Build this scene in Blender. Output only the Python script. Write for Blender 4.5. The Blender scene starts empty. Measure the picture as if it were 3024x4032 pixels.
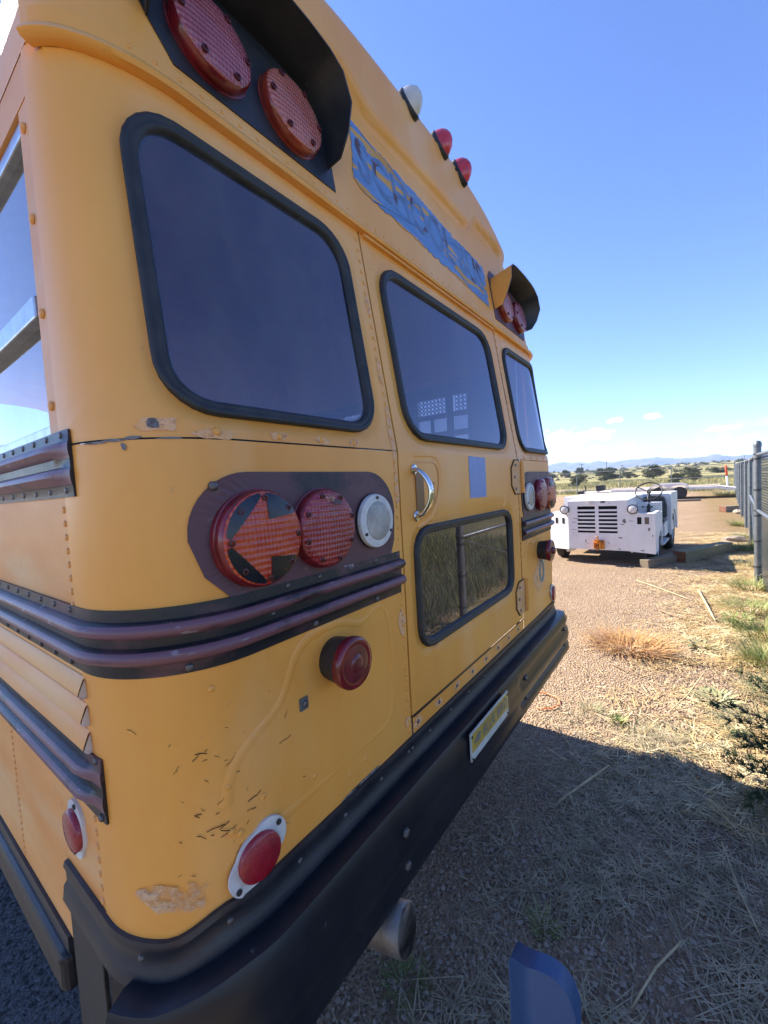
import bpy, bmesh, math, random
import numpy as np
from mathutils import Vector, Matrix
random.seed(11); rng = np.random.default_rng(11)
SC = bpy.context.scene; COL = SC.collection
# ---------------------------------------------------------------- camera
def cam_axes(yaw, pitch, roll):
    f = Vector((math.sin(yaw)*math.cos(pitch), math.cos(yaw)*math.cos(pitch), math.sin(pitch)))
    r = Vector((math.cos(yaw), -math.sin(yaw), 0)); u = r.cross(f)
    c, s = math.cos(roll), math.sin(roll)
    return c*r+s*u, -s*r+c*u, f
_r, _u, _f = cam_axes(math.radians(53.404), math.radians(-3.197), math.radians(-3.281))
cd = bpy.data.cameras.new('camera'); cam = bpy.data.objects.new('camera', cd); COL.objects.link(cam)
cd.sensor_fit = 'VERTICAL'; cd.sensor_height = 36; cd.sensor_width = 27; cd.lens = 1625.5/4032*36
cd.clip_start = .02; cd.clip_end = 20000
cam.matrix_world = Matrix(((_r.x, _u.x, -_f.x, -.2514), (_r.y, _u.y, -_f.y, -.6588), (_r.z, _u.z, -_f.z, 1.6), (0, 0, 0, 1)))
SC.camera = cam
SC.render.resolution_x = 768; SC.render.resolution_y = 1024
# ---------------------------------------------------------------- sky, sun, exposure
SUN_AZ, SUN_EL = math.radians(4), math.radians(41)
W = bpy.data.worlds.new('World'); SC.world = W; W.use_nodes = True
nt = W.node_tree; nt.nodes.clear()
def N(nt, t, **k):
    n = nt.nodes.new(t)
    for a, b in k.items():
        if a == 'ins':
            for i, v in b.items(): n.inputs[i].default_value = v
        else: setattr(n, a, b)
    return n
sky = N(nt, 'ShaderNodeTexSky', sky_type='NISHITA', sun_disc=False, sun_elevation=SUN_EL, sun_rotation=SUN_AZ, altitude=2000, air_density=.85, dust_density=.1, ozone_density=2.0)
bg = N(nt, 'ShaderNodeBackground', ins={1: .069}); hsv = N(nt, 'ShaderNodeHueSaturation', ins={'Hue': .513, 'Saturation': 1.16, 'Value': .96}); nt.links.new(sky.outputs[0], hsv.inputs['Color']); nt.links.new(hsv.outputs[0], bg.inputs[0])
bgc = N(nt, 'ShaderNodeBackground', ins={0: (.95, .96, 1, 1), 1: .36})
tc = N(nt, 'ShaderNodeTexCoord'); sep = N(nt, 'ShaderNodeSeparateXYZ'); nt.links.new(tc.outputs['Generated'], sep.inputs[0])
mp = N(nt, 'ShaderNodeMapping'); mp.inputs['Scale'].default_value = (7, 7, 17); mp.inputs['Location'].default_value = (3.2, .35, .4)
nt.links.new(tc.outputs['Generated'], mp.inputs[0])
no = N(nt, 'ShaderNodeTexNoise', ins={'Scale': 1.3, 'Detail': 8, 'Roughness': .58}); nt.links.new(mp.outputs[0], no.inputs[0])
el = N(nt, 'ShaderNodeMapRange', ins={1: .02, 2: .15, 3: .07, 4: -.17}); nt.links.new(sep.outputs[2], el.inputs[0])
ad = N(nt, 'ShaderNodeMath', operation='ADD'); nt.links.new(no.outputs[0], ad.inputs[0]); nt.links.new(el.outputs[0], ad.inputs[1])
cr = N(nt, 'ShaderNodeMapRange', ins={1: .60, 2: .72, 3: 0, 4: .9}); nt.links.new(ad.outputs[0], cr.inputs[0])
# individual clouds low over the plain: azimuth, elevation, half width, half height (degrees), opacity
def MA(op, a, b=None):
    n = N(nt, 'ShaderNodeMath', operation=op)
    for k, q in enumerate((a, b)):
        if q is None: continue
        if isinstance(q, (int, float)): n.inputs[k].default_value = q
        else: nt.links.new(q, n.inputs[k])
    return n.outputs[0]
az_ = MA('MULTIPLY', MA('ARCTAN2', sep.outputs[0], sep.outputs[1]), 57.2958); el_ = MA('MULTIPLY', MA('ARCSINE', sep.outputs[2]), 57.2958)
cv = N(nt, 'ShaderNodeCombineXYZ'); nt.links.new(az_, cv.inputs[0]); nt.links.new(el_, cv.inputs[1])
nc = N(nt, 'ShaderNodeTexNoise', ins={'Scale': .95, 'Detail': 9, 'Roughness': .62}); mpc = N(nt, 'ShaderNodeMapping'); mpc.inputs['Scale'].default_value = (1, 1.5, 1); nt.links.new(cv.outputs[0], mpc.inputs[0]); nt.links.new(mpc.outputs[0], nc.inputs[0])
nz = MA('MULTIPLY', MA('SUBTRACT', nc.outputs[0], .5), 3.2); mask = cr.outputs[0]
for a, e, rx, rz, op, soft in [(76.6, 4.6, 3.6, 1.5, .95, .5), (79.0, 2.9, 4.2, 1.0, .8, .9), (80.9, 5.2, 1.9, .9, .95, .5), (71, 6, 3, 1.2, .9, .5), (82.7, 6.6, 1.0, .40, .95, .5), (86.7, 6.45, .9, .42, .95, .5), (92.6, 4.35, 1.6, .42, .95, .5), (84.1, 3.5, .9, .32, .8, .6), (94.0, 2.2, 7.5, 2.2, .8, 1.4), (97, 4.6, 7, .7, .35, 1.6), (84, 1.2, 12, .8, .45, 1.8), (110, 4, 6, 2, .8, .6), (130, 7, 8, 3, .8, .6)]:
    d = N(nt, 'ShaderNodeVectorMath', operation='SUBTRACT'); d.inputs[1].default_value = (a, e, 0); nt.links.new(cv.outputs[0], d.inputs[0])
    m = N(nt, 'ShaderNodeVectorMath', operation='MULTIPLY'); m.inputs[1].default_value = (1/rx, 1/rz, 0); nt.links.new(d.outputs[0], m.inputs[0])
    l = N(nt, 'ShaderNodeVectorMath', operation='LENGTH'); nt.links.new(m.outputs[0], l.inputs[0])
    v = MA('ADD', MA('SUBTRACT', 1.0, l.outputs['Value']), nz)
    r_ = N(nt, 'ShaderNodeMapRange', interpolation_type='SMOOTHSTEP', ins={1: 0, 2: soft, 3: 0, 4: op}); nt.links.new(v, r_.inputs[0]); mask = MA('MAXIMUM', mask, r_.outputs[0])
ms = N(nt, 'ShaderNodeMixShader'); out = N(nt, 'ShaderNodeOutputWorld')
nt.links.new(mask, ms.inputs[0]); nt.links.new(bg.outputs[0], ms.inputs[1]); nt.links.new(bgc.outputs[0], ms.inputs[2]); nt.links.new(ms.outputs[0], out.inputs[0])
sd = bpy.data.lights.new('sun', 'SUN'); sd.energy = 2.95; sd.angle = math.radians(.53); sd.color = (1, .91, .78)
so = bpy.data.objects.new('sun', sd); COL.objects.link(so)
sdir = Vector((math.sin(SUN_AZ)*math.cos(SUN_EL), math.cos(SUN_AZ)*math.cos(SUN_EL), math.sin(SUN_EL)))
so.rotation_euler = sdir.to_track_quat('Z', 'Y').to_euler(); so.location = (5, 20, 30)
SC.view_settings.view_transform = 'Standard'; SC.view_settings.look = 'None'
SC.view_settings.gamma = 1; SC.view_settings.use_curve_mapping = False
SC.view_settings.exposure = 2.5
SC.render.engine = 'CYCLES'; SC.cycles.max_bounces = 8; SC.cycles.transparent_max_bounces = 12
# ---------------------------------------------------------------- materials
MATS = {}
def mk(name, c1, c2=None, scale=6, detail=6, lo=.35, hi=.65, rough=.6, rvar=0, metal=0, spec=.5, bump=0, bscale=60, stretch=(1, 1, 1), coat=0, c3=None, s3=40, lo3=.6, hi3=.7, bdist=.01, c4=None, s4=90, lo4=.7, hi4=.76, st4=(1, 1, 1)):
    m = bpy.data.materials.new(name); m.use_nodes = True; t = m.node_tree; b = t.nodes['Principled BSDF']
    b.inputs['Roughness'].default_value = rough; b.inputs['Metallic'].default_value = metal
    b.inputs['Specular IOR Level'].default_value = spec; b.inputs['Coat Weight'].default_value = coat
    b.inputs['Base Color'].default_value = (*c1, 1)
    co = N(t, 'ShaderNodeTexCoord'); mpn = N(t, 'ShaderNodeMapping'); mpn.inputs['Scale'].default_value = stretch
    t.links.new(co.outputs['Object'], mpn.inputs[0])
    if c2:
        n1 = N(t, 'ShaderNodeTexNoise', ins={'Scale': scale, 'Detail': detail, 'Roughness': .6}); t.links.new(mpn.outputs[0], n1.inputs[0])
        r = N(t, 'ShaderNodeMapRange', ins={1: lo, 2: hi}); t.links.new(n1.outputs[0], r.inputs[0])
        mx = N(t, 'ShaderNodeMix', data_type='RGBA'); mx.inputs[6].default_value = (*c1, 1); mx.inputs[7].default_value = (*c2, 1)
        t.links.new(r.outputs[0], mx.inputs[0]); last = mx.outputs[2]
        if rvar:
            r2 = N(t, 'ShaderNodeMapRange', ins={1: 0, 2: 1, 3: rough-rvar, 4: rough+rvar}); t.links.new(n1.outputs[0], r2.inputs[0]); t.links.new(r2.outputs[0], b.inputs['Roughness'])
        if c3:
            n3 = N(t, 'ShaderNodeTexNoise', ins={'Scale': s3, 'Detail': 4}); t.links.new(mpn.outputs[0], n3.inputs[0])
            r3 = N(t, 'ShaderNodeMapRange', ins={1: lo3, 2: hi3}); t.links.new(n3.outputs[0], r3.inputs[0])
            m3 = N(t, 'ShaderNodeMix', data_type='RGBA'); m3.inputs[7].default_value = (*c3, 1)
            t.links.new(r3.outputs[0], m3.inputs[0]); t.links.new(last, m3.inputs[6]); last = m3.outputs[2]
        if c4:
            mp4 = N(t, 'ShaderNodeMapping'); mp4.inputs['Scale'].default_value = st4; t.links.new(co.outputs['Object'], mp4.inputs[0])
            n4 = N(t, 'ShaderNodeTexNoise', ins={'Scale': s4, 'Detail': 6, 'Roughness': .65}); t.links.new(mp4.outputs[0], n4.inputs[0])
            r4 = N(t, 'ShaderNodeMapRange', ins={1: lo4, 2: hi4}); t.links.new(n4.outputs[0], r4.inputs[0])
            m4 = N(t, 'ShaderNodeMix', data_type='RGBA'); m4.inputs[7].default_value = (*c4, 1)
            t.links.new(r4.outputs[0], m4.inputs[0]); t.links.new(last, m4.inputs[6]); last = m4.outputs[2]
        t.links.new(last, b.inputs['Base Color'])
    if bump:
        n2 = N(t, 'ShaderNodeTexNoise', ins={'Scale': bscale, 'Detail': 5}); t.links.new(co.outputs['Object'], n2.inputs[0])
        bp = N(t, 'ShaderNodeBump', ins={'Strength': bump, 'Distance': bdist}); t.links.new(n2.outputs[0], bp.inputs['Height']); t.links.new(bp.outputs[0], b.inputs['Normal'])
    MATS[name] = m; return m
YEL = mk('yellow_paint', (.88, .395, .075), (.79, .31, .046), scale=2.2, rough=.42, rvar=.1, c4=(.50, .25, .10), s4=55, lo4=.67, hi4=.80, st4=(1, 1, .6), bump=.1, bscale=230, stretch=(1, 1, .35), c3=(.86, .44, .15), s3=3.2, lo3=.5, hi3=.75, bdist=.004)
YSIDE = mk('faded_yellow_paint', (.85, .41, .12), (.74, .28, .06), c4=(.45, .26, .13), s4=12, lo4=.6, hi4=.85, st4=(1, 2.5, .5), scale=2.5, rough=.5, rvar=.1, bump=.12, bscale=150, stretch=(1, .4, 1.6), c3=(.76, .47, .2), s3=4, lo3=.5, hi3=.75, bdist=.004)
PINKH = mk('primer_hinge', (.70, .40, .20), (.68, .33, .09), scale=30, rough=.6, bump=.1, bscale=200)
PINK = mk('touched_up_primer', (.80, .44, .23), (.78, .38, .13), scale=30, rough=.6, bump=.1, bscale=200)
BLK = mk('black_paint', (.012, .013, .018), (.03, .03, .034), scale=9, rough=.42, rvar=.12, bump=.08, bscale=120, c3=(.09, .085, .08), s3=45, lo3=.7, hi3=.78)
BUMPER = mk('black_bumper_paint', (.009, .010, .014), (.018, .018, .021), scale=7, spec=.35, rough=.34, rvar=.08, bump=.12, bscale=30, c3=(.10, .085, .07), s3=38, lo3=.7, hi3=.77, bdist=.006)
MAR = mk('faded_maroon_black', (.016, .014, .018), (.17, .075, .092), scale=5, detail=8, lo=.36, hi=.46, rough=.4, rvar=.12, bump=.1, bscale=140, stretch=(1, 1, 3), c3=(.33, .29, .31), s3=18, lo3=.68, hi3=.74)
MAR2 = mk('black_moulding_paint', (.012, .012, .016), (.10, .042, .05), scale=4, detail=8, lo=.54, hi=.64, rough=.42, rvar=.12, bump=.1, bscale=140, stretch=(1, 1, 2), c3=(.36, .33, .34), s3=22, lo3=.70, hi3=.75)
MARP = mk('faded_maroon_plate', (.105, .042, .052), (.02, .019, .024), scale=3.2, detail=8, lo=.5, hi=.6, rough=.5, rvar=.1, bump=.08, bscale=120, c3=(.22, .13, .13), s3=60, lo3=.66, hi3=.8)
RUB = mk('black_rubber', (.012, .012, .013), (.03, .029, .028), scale=25, rough=.55, rvar=.1, bump=.15, bscale=90)
DARK = mk('dark_gap', (.004, .004, .004), rough=.9)
WHT = mk('weathered_white', (.68, .66, .62), (.55, .52, .47), scale=25, rough=.55, bump=.1, bscale=80)
STEEL = mk('galvanised_steel', (.20, .215, .225), (.13, .145, .155), scale=14, rough=.45, rvar=.1, metal=.6, bump=.05, bscale=90)
ALU = mk('aluminium', (.55, .55, .55), (.4, .4, .4), scale=30, rough=.3, metal=.9)
CHR = mk('chrome', (.75, .74, .72), (.62, .61, .58), scale=40, rough=.12, metal=1)
BOLT = mk('weathered_bolt', (.18, .16, .15), (.06, .05, .05), scale=60, rough=.5, metal=.6)
RUST = mk('rusty_steel', (.17, .14, .115), (.30, .27, .24), scale=9, rough=.5, metal=.55, bump=.2, bscale=60, c3=(.13, .13, .14), s3=9)
BLUE = mk('brushed_blue_paint', (.11, .22, .45), (.15, .27, .50), scale=14, rough=.55, bump=.15, bscale=60, stretch=(.4, 1, 3), c3=(.62, .31, .06), s3=11, lo3=.575, hi3=.60)
BLUE2 = mk('blue_sticker', (.23, .30, .55), (.19, .27, .5), scale=20, rough=.5, bump=.1, bscale=70, c3=(.2, .22, .28), s3=14, lo3=.66, hi3=.7)
GHOST = mk('ghost_lettering', (.09, .15, .27), (.135, .225, .41), scale=16, lo=.38, hi=.55, rough=.6, c3=(.10, .05, .06), s3=9, lo3=.55, hi3=.6)
SCUFF = mk('grey_scuff', (.62, .42, .27), (.72, .42, .17), scale=22, rough=.6, stretch=(1, 1, 4))
def worn(m, sc, lo, hi):
    t = m.node_tree; b = t.nodes['Principled BSDF']; co = N(t, 'ShaderNodeTexCoord'); n = N(t, 'ShaderNodeTexNoise', ins={'Scale': sc, 'Detail': 8, 'Roughness': .7}); t.links.new(co.outputs['Object'], n.inputs[0])
    r = N(t, 'ShaderNodeMapRange', ins={1: lo, 2: hi}); t.links.new(n.outputs[0], r.inputs[0]); t.links.new(r.outputs[0], b.inputs['Alpha'])
worn(SCUFF, 24, .42, .62); worn(PINK, 40, .30, .48)
def glass(name, tint, ior=1.55, rough=0, refl=(1, 1, 1)):
    m = bpy.data.materials.new(name); m.use_nodes = True; t = m.node_tree; t.nodes.remove(t.nodes['Principled BSDF'])
    tr = N(t, 'ShaderNodeBsdfTransparent', ins={0: (*tint, 1)}); gl = N(t, 'ShaderNodeBsdfGlossy', ins={0: (*refl, 1), 1: rough})
    fr = N(t, 'ShaderNodeFresnel', ins={0: ior}); mx = N(t, 'ShaderNodeMixShader')
    t.links.new(fr.outputs[0], mx.inputs[0]); t.links.new(tr.outputs[0], mx.inputs[1]); t.links.new(gl.outputs[0], mx.inputs[2])
    df = N(t, 'ShaderNodeBsdfDiffuse', ins={0: (.42, .40, .38, 1)}); co = N(t, 'ShaderNodeTexCoord'); mpd = N(t, 'ShaderNodeMapping'); mpd.inputs['Scale'].default_value = (1, 1, .45); t.links.new(co.outputs['Object'], mpd.inputs[0])
    nd = N(t, 'ShaderNodeTexNoise', ins={'Scale': 7, 'Detail': 9, 'Roughness': .7}); t.links.new(mpd.outputs[0], nd.inputs[0]); rd = N(t, 'ShaderNodeMapRange', ins={1: .38, 2: .75, 3: .012, 4: .13}); t.links.new(nd.outputs[0], rd.inputs[0])
    m2 = N(t, 'ShaderNodeMixShader'); t.links.new(rd.outputs[0], m2.inputs[0]); t.links.new(mx.outputs[0], m2.inputs[1]); t.links.new(df.outputs[0], m2.inputs[2])
    t.links.new(m2.outputs[0], t.nodes['Material Output'].inputs[0]); return m
TINT = glass('tinted_glass', (.24, .21, .25), 2.15, 0, (.86, .86, 1))
SGL = glass('side_window_glass', (.45, .47, .5), 2.3)
CLR = glass('clear_glass', (.8, .85, .85), 1.45)
def lens(name, c, c2, rib=170, rough=.22):
    m = mk(name, c, c2, scale=14, rough=rough, spec=.6, coat=.3); t = m.node_tree; b = t.nodes['Principled BSDF']
    co = N(t, 'ShaderNodeTexCoord'); w1 = N(t, 'ShaderNodeTexWave', bands_direction='Z', ins={'Scale': rib/6.283*1.0, 'Distortion': .6}); w2 = N(t, 'ShaderNodeTexWave', bands_direction='X', ins={'Scale': rib/6.283*1.4})
    t.links.new(co.outputs['Object'], w1.inputs[0]); t.links.new(co.outputs['Object'], w2.inputs[0])
    a = N(t, 'ShaderNodeMath', operation='ADD'); t.links.new(w1.outputs[1], a.inputs[0]); t.links.new(w2.outputs[1], a.inputs[1])
    bp = N(t, 'ShaderNodeBump', ins={'Strength': .55, 'Distance': .003}); t.links.new(a.outputs[0], bp.inputs['Height']); t.links.new(bp.outputs[0], b.inputs['Normal'])
    b.inputs['Subsurface Weight'].default_value = 0
    return m
LRED = lens('red_lens', (.33, .025, .035), (.22, .012, .02))
LAMB = lens('amber_lens', (.58, .085, .016), (.44, .035, .018))
LREDW = lens('flare_paled_red_lens', (.40, .10, .11), (.30, .06, .07)); LAMBW = lens('flare_paled_amber_lens', (.50, .15, .10), (.42, .10, .07))  # paler warning lenses: the veil of lens flare is put into their colour
LCLR = lens('clear_lens', (.50, .50, .46), (.30, .28, .22), rib=420, rough=.1)
LRIM = mk('red_lens_rim', (.22, .012, .018), (.12, .006, .01), scale=20, rough=.25, coat=.4)
LDRK = mk('dark_red_lens', (.10, .012, .016), (.17, .02, .025), scale=30, rough=.3, coat=.3)
ARIM = mk('amber_lens_rim', (.30, .045, .02), (.2, .02, .015), scale=20, rough=.25, coat=.4)
REFL = mk('red_reflector', (.36, .012, .025), (.27, .008, .018), scale=50, rough=.25, coat=.5, bump=.3, bscale=260)
CAPR = mk('red_cap_lens', (.62, .03, .05), (.45, .02, .035), scale=30, rough=.25, coat=.4, bump=.2, bscale=120)
CAPW = mk('white_cap_lens', (.62, .58, .52), (.5, .46, .4), scale=30, rough=.3, coat=.4, bump=.2, bscale=120)
MASK = mk('lens_mask_black', (.008, .010, .016), (.018, .018, .022), scale=30, rough=.25)
HOLE = mk('lens_screw_recess', (.075, .008, .01), rough=.4)
CREAM = mk('interior_cream', (.62, .54, .48), rough=.6)
CAGE = mk('interior_cage', (.05, .05, .06), rough=.5)
SEATM = mk('interior_seat', (.32, .14, .08), (.28, .11, .06), scale=10, rough=.6)
# ---------------------------------------------------------------- object helpers
WM = {}
def lay(o, parent=None, M=None):
    COL.objects.link(o); M = M or Matrix.Identity(4)
    if parent is not None:
        o.parent = parent; o.matrix_parent_inverse = WM.get(parent.name, Matrix.Identity(4)).inverted()
    o.matrix_basis = M; WM[o.name] = M; return o
def thing(name, label, cat, loc=(0, 0, 0), group=None):
    o = bpy.data.objects.new(name, None); o.empty_display_size = .2
    lay(o, None, Matrix.Translation(loc)); return tag(o, label, cat, group)
def tag(o, label, cat, group=None):
    o['label'] = label; o['category'] = cat
    if group: o['group'] = group
    return o
def mesh(name, vs, fs, mats, smooth=False, fm=None):
    me = bpy.data.meshes.new(name); me.from_pydata([tuple(v) for v in vs], [], fs)
    if not isinstance(mats, (list, tuple)): mats = [mats]
    for m in mats: me.materials.append(m)
    if fm: me.polygons.foreach_set('material_index', fm)
    if smooth: me.polygons.foreach_set('use_smooth', [True]*len(me.polygons))
    me.update(); return me
class MB:
    def __init__(s): s.v = []; s.f = []; s.m = []
    def add(s, vs, fs, mi=0):
        k = len(s.v); s.v += [Vector(v) for v in vs]; s.f += [tuple(i+k for i in f) for f in fs]; s.m += [mi]*len(fs); return s
    def box(s, a, b, mi=0, M=None):
        x0, y0, z0 = a; x1, y1, z1 = b
        vs = [Vector(p) for p in ((x0, y0, z0), (x1, y0, z0), (x1, y1, z0), (x0, y1, z0), (x0, y0, z1), (x1, y0, z1), (x1, y1, z1), (x0, y1, z1))]
        if M: vs = [M @ p for p in vs]
        return s.add(vs, [(0, 3, 2, 1), (4, 5, 6, 7), (0, 1, 5, 4), (1, 2, 6, 5), (2, 3, 7, 6), (3, 0, 4, 7)], mi)
    def tube(s, pts, r, n=8, mi=0, cap=True, closed=False):
        pts = [Vector(p) for p in pts]; L = len(pts); rs = r if isinstance(r, (list, tuple)) else [r]*L
        vs = []; up = None
        for i, p in enumerate(pts):
            if closed: d = pts[(i+1) % L]-pts[i-1]
            else: d = pts[min(i+1, L-1)]-pts[max(i-1, 0)]
            d.normalize()
            if up is None:
                a = Vector((0, 0, 1)) if abs(d.z) < .9 else Vector((1, 0, 0)); up = (a-d*a.dot(d)).normalized()
            else:
                up = (up-d*up.dot(d)).normalized()
            w = d.cross(up)
            for k in range(n):
                t = 2*math.pi*k/n; vs.append(p+(up*math.cos(t)+w*math.sin(t))*rs[i])
        fs = []
        for i in range(L if closed else L-1):
            j = (i+1) % L
            for k in range(n): fs.append((i*n+k, i*n+(k+1) % n, j*n+(k+1) % n, j*n+k))
        if cap and not closed: fs += [tuple(range(n-1, -1, -1)), tuple((L-1)*n+k for k in range(n))]
        return s.add(vs, fs, mi)
    def lathe(s, prof, M, n=32, mi=0, mis=None, sx=1, sy=1):
        # prof: (radius, height) along local z
        vs = []; fs = []; ms = []
        for r, h in prof:
            for k in range(n):
                t = 2*math.pi*k/n; vs.append(M @ Vector((r*math.cos(t)*sx, r*math.sin(t)*sy, h)))
        for i in range(len(prof)-1):
            for k in range(n):
                fs.append((i*n+k, i*n+(k+1) % n, (i+1)*n+(k+1) % n, (i+1)*n+k)); ms.append(mis[i] if mis else mi)
        fs.append(tuple((len(prof)-1)*n+k for k in range(n))); ms.append(mis[-1] if mis else mi)
        k0 = len(s.v); s.v += vs; s.f += [tuple(i+k0 for i in f) for f in fs]; s.m += ms; return s
    def obj(s, name, mats, parent=None, smooth=False, angle=None):
        me = mesh(name, s.v, s.f, mats, smooth or angle is not None, s.m)
        o = bpy.data.objects.new(name, me); lay(o, parent)
        if angle is not None: smooth_by_angle(me, angle)
        return o
def smooth_by_angle(me, ang):
    bm = bmesh.new(); bm.from_mesh(me)
    for e in bm.edges:
        if len(e.link_faces) == 2 and e.calc_face_angle(0) > math.radians(ang): e.smooth = False
    bm.to_mesh(me); bm.free()
def bevel(o, w=.01, seg=2):
    m = o.modifiers.new('bevel', 'BEVEL'); m.width = w; m.segments = seg; m.limit_method = 'ANGLE'; return o
def text_geo(s, size, bold=0.):
    c = bpy.data.curves.new('lettering', 'FONT'); c.body = s; c.size = size; c.align_x = 'CENTER'; c.align_y = 'CENTER'; c.resolution_u = 3; c.offset = size*bold
    o = bpy.data.objects.new('lettering', c); me = o.to_mesh()
    vs = [v.co.copy() for v in me.vertices]; fs = [tuple(p.vertices) for p in me.polygons]
    o.to_mesh_clear(); bpy.data.objects.remove(o); bpy.data.curves.remove(c); return vs, fs
# ================================================================ SETTING
def gz(x, y=0):
    z = .006*max(0, x-12) if x < 150 else .828+.0195*(x-150) if x < 850 else 14.48+.002*(x-850)
    if x > 45: z += (math.sin(x*.021+y*.013)*.5+math.sin(y*.03-x*.007)*.5)*min(1.0, (x-45)/260)
    return z
def axis(a): return sorted(set(a))
xs = axis([-400, -150, -60, -25]+[-12+i*1.5 for i in range(40)]+[50+i*5 for i in range(35)]+[230+i*25 for i in range(32)]+[1100, 1400, 2000, 3000, 5000])
ys = axis([-3000, -1500, -800, -500, -300, -200]+[-140+i*10 for i in range(13)]+[-14+i*2 for i in range(18)]+[26+i*10 for i in range(30)]+[400, 600, 900, 1400, 2200, 3000])
vs = [(x, y, gz(x, y)) for x in xs for y in ys]; ny = len(ys)
fs = [(i*ny+j, (i+1)*ny+j, (i+1)*ny+j+1, i*ny+j+1) for i in range(len(xs)-1) for j in range(ny-1)]
def ground_mat():
    m = bpy.data.materials.new('dirt_ground'); m.use_nodes = True; t = m.node_tree; b = t.nodes['Principled BSDF']; b.inputs['Roughness'].default_value = .95; b.inputs['Specular IOR Level'].default_value = .1
    co = N(t, 'ShaderNodeTexCoord'); L = t.links.new
    def noise(sc, lo, hi, det=6):
        n = N(t, 'ShaderNodeTexNoise', ins={'Scale': sc, 'Detail': det, 'Roughness': .65}); L(co.outputs['Object'], n.inputs[0]); r = N(t, 'ShaderNodeMapRange', ins={1: lo, 2: hi}); L(n.outputs[0], r.inputs[0]); return r.outputs[0], n.outputs[0]
    def mix(f, a, c):
        x = N(t, 'ShaderNodeMix', data_type='RGBA'); L(f, x.inputs[0]) if not isinstance(f, float) else None
        for i, q in ((6, a), (7, c)):
            if isinstance(q, tuple): x.inputs[i].default_value = (*q, 1)
            else: L(q, x.inputs[i])
        return x.outputs[2]
    a, _ = noise(1.1, .35, .68); base = mix(a, (.33, .235, .15), (.24, .165, .10))
    a, _ = noise(60, .4, .7, 3); base = mix(a, base, (.37, .27, .185))
    v = N(t, 'ShaderNodeTexVoronoi', ins={'Scale': 75}); L(co.outputs['Object'], v.inputs[0])
    hs = N(t, 'ShaderNodeMapRange', ins={1: 0, 2: 1, 3: .62, 4: 1.3}); L(v.outputs['Color'], hs.inputs[0])
    mu = N(t, 'ShaderNodeMix', data_type='RGBA', blend_type='MULTIPLY'); mu.inputs[0].default_value = .8; L(base, mu.inputs[6]); L(hs.outputs[0], mu.inputs[7]); base = mu.outputs[2]
    # dry-straw band beside the fence, and the grassy plain beyond the lot
    sx = N(t, 'ShaderNodeSeparateXYZ'); L(co.outputs['Object'], sx.inputs[0])
    nn, raw = noise(.9, .3, .7)
    ma = N(t, 'ShaderNodeMath', operation='MULTIPLY_ADD', ins={1: 1.6, 2: -.8}); L(raw, ma.inputs[0])
    yy = N(t, 'ShaderNodeMath', operation='ADD'); L(sx.outputs[1], yy.inputs[0]); L(ma.outputs[0], yy.inputs[1])
    band = N(t, 'ShaderNodeMapRange', ins={1: -.75, 2: -1.5}); L(yy.outputs[0], band.inputs[0])
    n3, _ = noise(26, .35, .65, 5); straw = mix(n3, (.33, .235, .115), (.15, .105, .06))
    base = mix(band.outputs[0], base, straw)
    g1, _ = noise(.035, .38, .62); g2, _ = noise(.5, .35, .7)
    grass = mix(g1, (.36, .30, .14), (.23, .22, .10)); grass = mix(g2, grass, (.30, .26, .12))
    g3, _ = noise(.018, .5, .58); grass = mix(g3, grass, (.075, .09, .045))
    xx = N(t, 'ShaderNodeMath', operation='MULTIPLY_ADD', ins={1: 6, 2: 0}); L(raw, xx.inputs[0]); xa = N(t, 'ShaderNodeMath', operation='ADD'); L(xx.outputs[0], xa.inputs[0]); L(sx.outputs[0], xa.inputs[1])
    far = N(t, 'ShaderNodeMapRange', ins={1: 38.5, 2: 40.5}); L(xa.outputs[0], far.inputs[0]); base = mix(far.outputs[0], base, grass)
    out_ = N(t, 'ShaderNodeMapRange', ins={1: -2.2, 2: -3.2}); L(yy.outputs[0], out_.inputs[0]); base = mix(out_.outputs[0], base, grass)
    L(base, b.inputs['Base Color'])
    n4 = N(t, 'ShaderNodeTexNoise', ins={'Scale': 45, 'Detail': 6}); L(co.outputs['Object'], n4.inputs[0])
    sm = N(t, 'ShaderNodeMath', operation='ADD'); L(n4.outputs[0], sm.inputs[0]); L(v.outputs['Distance'], sm.inputs[1])
    bp = N(t, 'ShaderNodeBump', ins={'Strength': .8, 'Distance': .02}); L(sm.outputs[0], bp.inputs['Height']); L(bp.outputs[0], b.inputs['Normal'])
    return m
o = bpy.data.objects.new('ground', mesh('ground', vs, fs, ground_mat(), True)); lay(o); o['kind'] = 'structure'
GRAV = mk('dark_gravel', (.10, .095, .092), (.19, .18, .17), scale=90, detail=5, lo=.35, hi=.7, rough=.95, spec=.2, bump=1.0, bscale=75, c3=(.05, .047, .046), s3=55, lo3=.52, hi3=.62, bdist=.02)
def sheet(name, x0, x1, y0, y1, z, m, wob=.12, n=40):
    vs = []; fs = []
    for i in range(n+1):
        y = y0+(y1-y0)*i/n
        a = x0+wob*math.sin(y*1.7+1)+wob*.5*math.sin(y*4.1); b = x1+wob*math.sin(y*1.3)+wob*.6*math.sin(y*3.7+2)
        vs += [(a, y, z+gz(a, y)), (b, y, z+gz(b, y))]
        if i: fs.append((2*i-2, 2*i-1, 2*i+1, 2*i))
    o = bpy.data.objects.new(name, mesh(name, vs, fs, m)); lay(o); o['kind'] = 'structure'; return o
sheet('gravel_drive', -7, .12, -.2, 14, .005, GRAV)
ROADM = mk('pale_dirt_road', (.33, .27, .22), (.26, .21, .17), scale=1.2, rough=.95, spec=.1)
sheet('dirt_road', 43.5, 51, -3, 120, .03, ROADM, .8, 80)
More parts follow.
